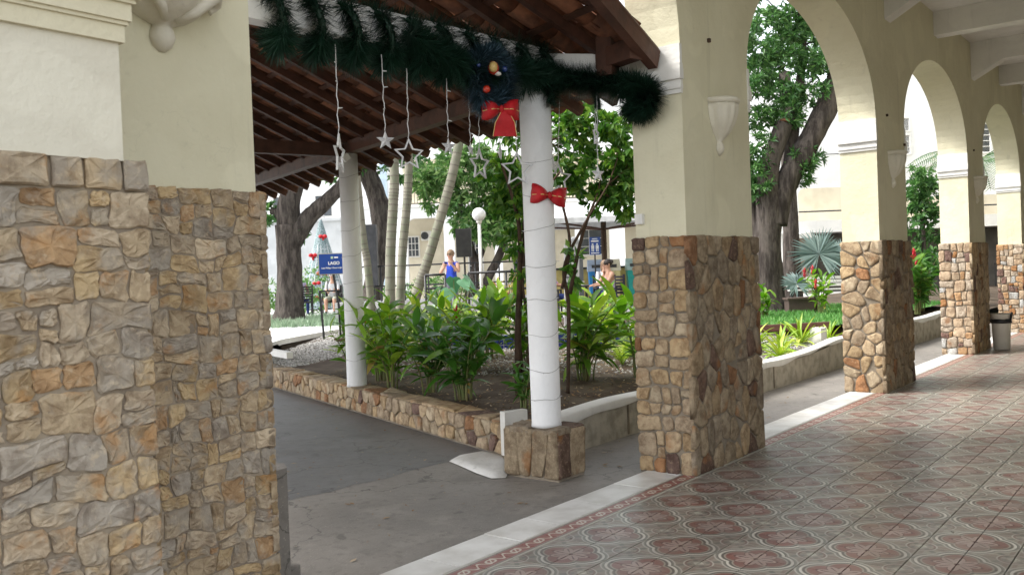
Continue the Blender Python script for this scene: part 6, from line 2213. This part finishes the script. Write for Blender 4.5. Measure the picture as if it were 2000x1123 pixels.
def person(loc, face_dir, J, edges, radii, zones, hair, hair_style, label, skin, scale=1.0, hands=(), extra=None):
    """one skinned body; J joints, zones: list of (material, set of joints)"""
    a = math.atan2(face_dir[1], face_dir[0])
    t = thing('person', loc, label, 'person', None, a)
    names = list(J)
    me = bpy.data.meshes.new('body')
    me.from_pydata([tuple(Vector(J[n]) * scale) for n in names], [(names.index(a_), names.index(b_)) for a_, b_ in edges], [])
    ob = bpy.data.objects.new('body', me)
    COL.objects.link(ob)
    sk = ob.modifiers.new('skin', 'SKIN')
    sk.use_smooth_shade = True
    for i, n in enumerate(names):
        r_ = radii[n]
        r_ = r_ if hasattr(r_, '__len__') else (r_, r_)
        me.skin_vertices[0].data[i].radius = (r_[0] * scale, r_[1] * scale)
        me.skin_vertices[0].data[i].use_root = (n == 'pelvis')
    ss = ob.modifiers.new('sub', 'SUBSURF')
    ss.levels = ss.render_levels = 2
    dg = bpy.context.evaluated_depsgraph_get()
    bm_ = bpy.data.meshes.new_from_object(ob.evaluated_get(dg))
    bpy.data.objects.remove(ob)
    bm_.name = 'body'
    bm_.materials.clear()
    for mt, _ in zones:
        bm_.materials.append(mt)
    bm_.materials.append(skin)
    P = {n: Vector(J[n]) * scale for n in names}
    segs = [(P[a_], P[b_], b_, a_) for a_, b_ in edges]
    for pl_ in bm_.polygons:
        c = pl_.center
        best, bz = 1e9, None
        for p, q, nb_, na_ in segs:
            d = q - p
            tt = max(0, min(1, (c - p).dot(d) / max(d.length_squared, 1e-9)))
            dist = (c - (p + d * tt)).length
            if dist < best:
                best, bz = dist, nb_
        k = len(zones)
        for i, (_, js) in enumerate(zones):
            if bz in js:
                k = i
                break
        pl_.material_index = k
        pl_.use_smooth = True
    link('body', bm_, t)
    H = P['head']
    ht = (P['head'] - P['neck']).normalized()
    fwd = Vector((1, 0, 0))
    # face
    MB().ball(H + fwd * .098 * scale - Vector((0, 0, .012)), (.018 * scale, .013 * scale, .024 * scale), 8, 6).build('nose', skin, t, True)
    for s_ in (-1, 1):
        MB().ball(H + Vector((.083, s_ * .034, .018)) * scale, (.012 * scale, .015 * scale, .009 * scale), 8, 6).build('eye', HAIRD, t, True)
        MB().ball(H + Vector((.0, s_ * .083, -.005)) * scale, (.018 * scale, .010 * scale, .030 * scale), 8, 6).build('ear', skin, t, True)
    MB().ball(H + Vector((.083, 0, -.052)) * scale, (.008 * scale, .025 * scale, .007 * scale), 8, 6).build('mouth', RED if hair is HAIRB else SKIN2, t, True)
    hm = MB()
    hm.ball(H + Vector((-.018, 0, .036)) * scale, (.100 * scale, .093 * scale, .092 * scale), 14, 10)
    if hair_style == 'bun':
        hm.ball(H + Vector((-.10, 0, .06)) * scale, .05 * scale, 10, 8)
    if hair_style == 'long':
        hm.ball(H + Vector((-.055, 0, -.06)) * scale, (.07 * scale, .095 * scale, .13 * scale), 12, 8)
    hm.build('hair', hair, t, True)
    for wn, hn in hands:
        w0, h0 = P[wn], P[hn]
        d = (h0 - w0).normalized()
        sd_ = d.cross(Vector((0, 0, 1)))
        if sd_.length < .1:
            sd_ = Vector((0, 1, 0))
        sd_.normalize()
        up_ = sd_.cross(d)
        hb = MB()
        hb.ball(w0.lerp(h0, .75), (.035 * scale, .035 * scale, .022 * scale), 10, 6)
        for k, (off, L) in enumerate(((-.026, .062), (-.009, .074), (.009, .07), (.025, .054))):
            b0 = h0 + sd_ * off * scale
            hb.tube([b0 - d * .02 * scale, b0 + d * L * .5 * scale, b0 + d * L * .85 * scale - up_ * .016 * scale], [.0095 * scale, .0085 * scale, .006 * scale], 6)
        b0 = w0.lerp(h0, .55) + sd_ * -.03 * scale
        hb.tube([b0, b0 - sd_ * .025 * scale + d * .03 * scale, b0 - sd_ * .025 * scale + d * .06 * scale - up_ * .01], [.011 * scale, .010 * scale, .007 * scale], 6)
        hb.build('hand', skin, t, True)
    return t
ED = [('pelvis', 'spine'), ('spine', 'chest'), ('chest', 'neck'), ('neck', 'chin'), ('chin', 'head'), ('head', 'top')]
for s_ in 'lr':
    ED += [('chest', 'sh' + s_), ('sh' + s_, 'el' + s_), ('el' + s_, 'wr' + s_), ('wr' + s_, 'ha' + s_), ('pelvis', 'hip' + s_), ('hip' + s_, 'kn' + s_), ('kn' + s_, 'an' + s_), ('an' + s_, 'to' + s_)]
RAD = {'pelvis': (.13, .11), 'spine': (.125, .10), 'chest': (.14, .105), 'neck': .052, 'chin': .055, 'head': (.088, .085), 'top': .05}
for s_ in 'lr':
    RAD.update({'sh' + s_: .058, 'el' + s_: .042, 'wr' + s_: .028, 'ha' + s_: .026, 'hip' + s_: .092, 'kn' + s_: .062, 'an' + s_: .042, 'to' + s_: .032})
def seated(lean=-.03, arms=((.30, .17, .72), (.30, -.17, .72))):
    J = {'pelvis': (0, 0, .50), 'spine': (lean * .5, 0, .70), 'chest': (lean, 0, .90), 'neck': (lean + .01, 0, 1.06), 'chin': (lean + .03, 0, 1.11), 'head': (lean + .03, 0, 1.18), 'top': (lean + .02, 0, 1.26)}
    for s_, y, ar in (('l', 1, arms[0]), ('r', -1, arms[1])):
        J['sh' + s_] = (lean, y * .175, .98)
        ha = Vector(ar)
        sh = Vector(J['sh' + s_])
        el = sh.lerp(ha, .48) + Vector((-.03, y * .05, -.10))
        J['el' + s_] = tuple(el)
        J['wr' + s_] = tuple(el.lerp(ha, .80))
        J['ha' + s_] = tuple(ha)
        J['hip' + s_] = (.02, y * .09, .48)
        J['kn' + s_] = (.43, y * .13, .50)
        J['an' + s_] = (.42, y * .12, .10)
        J['to' + s_] = (.56, y * .14, .04)
    return J
def standing(arms, step=.06):
    J = {'pelvis': (0, 0, .90), 'spine': (.0, 0, 1.07), 'chest': (-.01, 0, 1.24), 'neck': (.0, 0, 1.40), 'chin': (.02, 0, 1.45), 'head': (.02, 0, 1.52), 'top': (.01, 0, 1.59)}
    for s_, y, (e, h) in (('l', 1, arms[0]), ('r', -1, arms[1])):
        J['sh' + s_] = (0, y * .17, 1.32)
        J['el' + s_] = e
        J['wr' + s_] = tuple(Vector(e).lerp(Vector(h), .8))
        J['ha' + s_] = h
        J['hip' + s_] = (0, y * .09, .86)
        J['kn' + s_] = (.02 + step * y, y * .10, .46)
        J['an' + s_] = (-.01 + step * 1.6 * y, y * .10, .08)
        J['to' + s_] = (.13 + step * 1.6 * y, y * .12, .035)
    return J
HN = (('wrl', 'hal'), ('wrr', 'har'))
TORSO = {'pelvis', 'spine', 'chest', 'shl', 'shr'}
THIGH = {'hipl', 'hipr', 'knl', 'knr'}
SHIN = {'anl', 'anr'}
FOOT = {'tol', 'tor'}
c_grey = simple('pale_grey_shirt', (.55, .56, .58), .8)
c_short = simple('khaki_shorts', (.33, .34, .27), .8)
c_blue = simple('bright_blue_top', (.02, .06, .50), .7)
c_trous = simple('grey_trousers', (.16, .17, .19), .8)
c_black = simple('black_trousers', (.018, .018, .022), .8)
c_white = simple('white_top', (.72, .70, .74), .8)
c_pinkw = simple('pale_lilac_vest', (.50, .42, .60), .8)
c_navy = simple('navy_trousers', (.02, .04, .16), .8)
k = NB('floral_fabric')
vo = k.n('ShaderNodeTexVoronoi')
vo.inputs['Scale'].default_value = 16
k.put(vo.inputs['Vector'], k.pos())
sx = k.n('ShaderNodeSeparateXYZ')
k.put(sx.inputs[0], vo.outputs['Color'])
c_flor = k.fin(k.ramp(sx.outputs[0], [(0, (.55, .12, .38)), (.35, (.70, .55, .68)), (.6, (.35, .08, .30)), (.8, (.75, .70, .75)), (1, (.2, .1, .3))]), .8)
shoe = simple('dark_shoes', (.03, .03, .035), .6)
TC = (-.785, -.62)   # towards the corridor

person((12.42, 18.22, G0 + .03), TC, seated(-.06, ((.24, .10, .70), (.24, -.10, .70))), ED, RAD, [(c_grey, TORSO | {'ell', 'elr'}), (c_short, {'hipl', 'hipr', 'knl', 'knr'}), (shoe, FOOT)], HAIRG, 'short', 'person in pale shirt and shorts seated in a wheelchair behind the blue sign', SKIN, 1.0, HN)
wc = thing('wheelchair', (12.44, 18.24, G0), 'wheelchair with black wheels under the seated person behind the blue sign', 'wheelchair')
wb = math.atan2(TC[1], TC[0])
wc.matrix_basis = Matrix.Translation((12.44, 18.24, G0)) @ Matrix.Rotation(wb, 4, 'Z')
wc.rotation_euler = (0, 0, wb)
for y in (-.30, .30):
    MB().tube([(-.08 + .30 * math.cos(a), y, .31 + .30 * math.sin(a)) for a in [i * math.pi / 12 for i in range(25)]], .018, 6, False).build('wheel', BLACK, wc, True)
    MB().tube([(.40 + .09 * math.cos(a), y * .8, .11 + .09 * math.sin(a)) for a in [i * math.pi / 8 for i in range(17)]], .022, 6, False).build('caster', BLACK, wc, True)
    MB().tube([(-.22, y * .85, .95), (-.20, y * .85, .45), (.30, y * .85, .45), (.42, y * .85, .12)], .014, 6).build('side_frame', DKGREY, wc, True)
    MB().tube([(-.18, y * .9, .68), (.22, y * .9, .68), (.24, y * .9, .46)], .016, 6).build('armrest', BLACK, wc, True)
MB().box(-.22, -.26, .40, .25, .26, .43).build('seat', BLACK, wc)
MB().box(-.25, -.25, .45, -.225, .25, .92).build('backrest', BLACK, wc)

def wicker_chair(x, y, rz, label, m):
    t = thing('garden_chair', (x, y, G0), label, 'chair', None, rz)
    MB().box(-.22, -.23, .42, .24, .23, .46).build('seat', m, t)
    for i in range(6):
        MB().box(-.245, -.23, .52 + i * .07, -.215, .23, .565 + i * .07).build('back_slat', m, t)
    for sx_ in (-.22, .22):
        for sy in (-.22, .22):
            MB().bar((sx_, sy, 0), (sx_ - (.012 if sx_ < 0 else 0), sy, .95 if sx_ < 0 else .64), .04, .04).build('leg', m, t)
    for sy in (-.22, .22):
        MB().bar((-.23, sy, .64), (.24, sy, .64), .05, .03).build('armrest', m, t)
    return t
wicker_chair(11.88, 18.88, math.atan2(.62, .785) + .3, 'dark slatted chair at the right foot of the big dark trunk', BLACK)
person((11.80, 18.98, G0), (.785, .62), seated(), ED, RAD, [(c_pinkw, TORSO), (c_navy, THIGH | SHIN), (shoe, FOOT)], HAIRG, 'short', 'person in pale pink seated mostly hidden behind the big dark trunk', SKIN, 1.0, HN)

# woman standing at the ramp
person((10.2, 11.36, G0), (-.95, -.25), standing((((.10, .24, 1.12), (.24, .10, 1.34)), ((.16, -.20, 1.10), (.26, -.02, 1.28)))), ED, RAD, [(c_blue, TORSO), (c_trous, THIGH | SHIN), (shoe, FOOT)], HAIRB, 'short', 'standing person in a bright blue sleeveless top and grey trousers by the ramp', SKIN, 1.02, HN)
# group at the table
td = Vector((-.86, .50, 0)).normalized()
person((11.66, 7.92, G0), (td.x, td.y), seated(.02, ((.42, .12, .72), (.40, -.14, .72))), ED, RAD, [(c_pinkw, {'pelvis', 'spine', 'chest'}), (c_black, THIGH | SHIN), (shoe, FOOT)], HAIRD, 'bun', 'dark-haired person in a pale vest seen from behind at the table', SKIN, 1.0, HN)
wicker_chair(11.66, 7.92, math.atan2(td.y, td.x), 'dark slatted chair under the dark-haired person at the table', simple('dark_slat_chair', (.03, .025, .045), .5))
person((12.75, 8.75, G0), (-.70, -.71), seated(.02, ((.34, .12, .74), (.34, -.12, .74))), ED, RAD, [(c_white, TORSO | {'ell', 'elr'}), (c_navy, THIGH | SHIN), (shoe, FOOT)], HAIRB, 'long', 'person with brown hair in a white top facing the corridor at the table', SKIN, 1.0, HN)
wicker_chair(12.75, 8.75, math.atan2(-.71, -.70), 'dark slatted chair under the brown-haired person in white', BLACK)
person((11.20, 9.25, G0), (.45, -.89), seated(.0, ((.36, .12, .74), (.34, -.12, .74))), ED, RAD, [(c_flor, TORSO | {'ell', 'elr'}), (c_navy, THIGH | SHIN), (shoe, FOOT)], HAIRG, 'short', 'person in a pink floral top and navy trousers seated beyond the grey slab', SKIN2, 1.0, HN)
wicker_chair(11.20, 9.25, math.atan2(-.89, .45), 'dark slatted chair under the person in pink floral', BLACK)
tb = thing('garden_table', (11.75, 8.62, G0), 'dark round garden table between the seated people', 'table')
MB().tube([(0, 0, .70), (0, 0, .735)], .48, 24).build('table_top', BLACK, tb)
MB().tube([(0, 0, .02), (0, 0, .70)], .03, 8).build('stem', BLACK, tb)
MB().tube([(0, 0, 0), (0, 0, .025)], .26, 16).build('foot', BLACK, tb)
tag(MB().lathe([(.03, 0), (.038, .09), (.034, .09)], (11.62, 8.62, G0 + .736), 12).build('paper_cup', TRIM), 'white paper cup standing on the dark round table', 'cup')
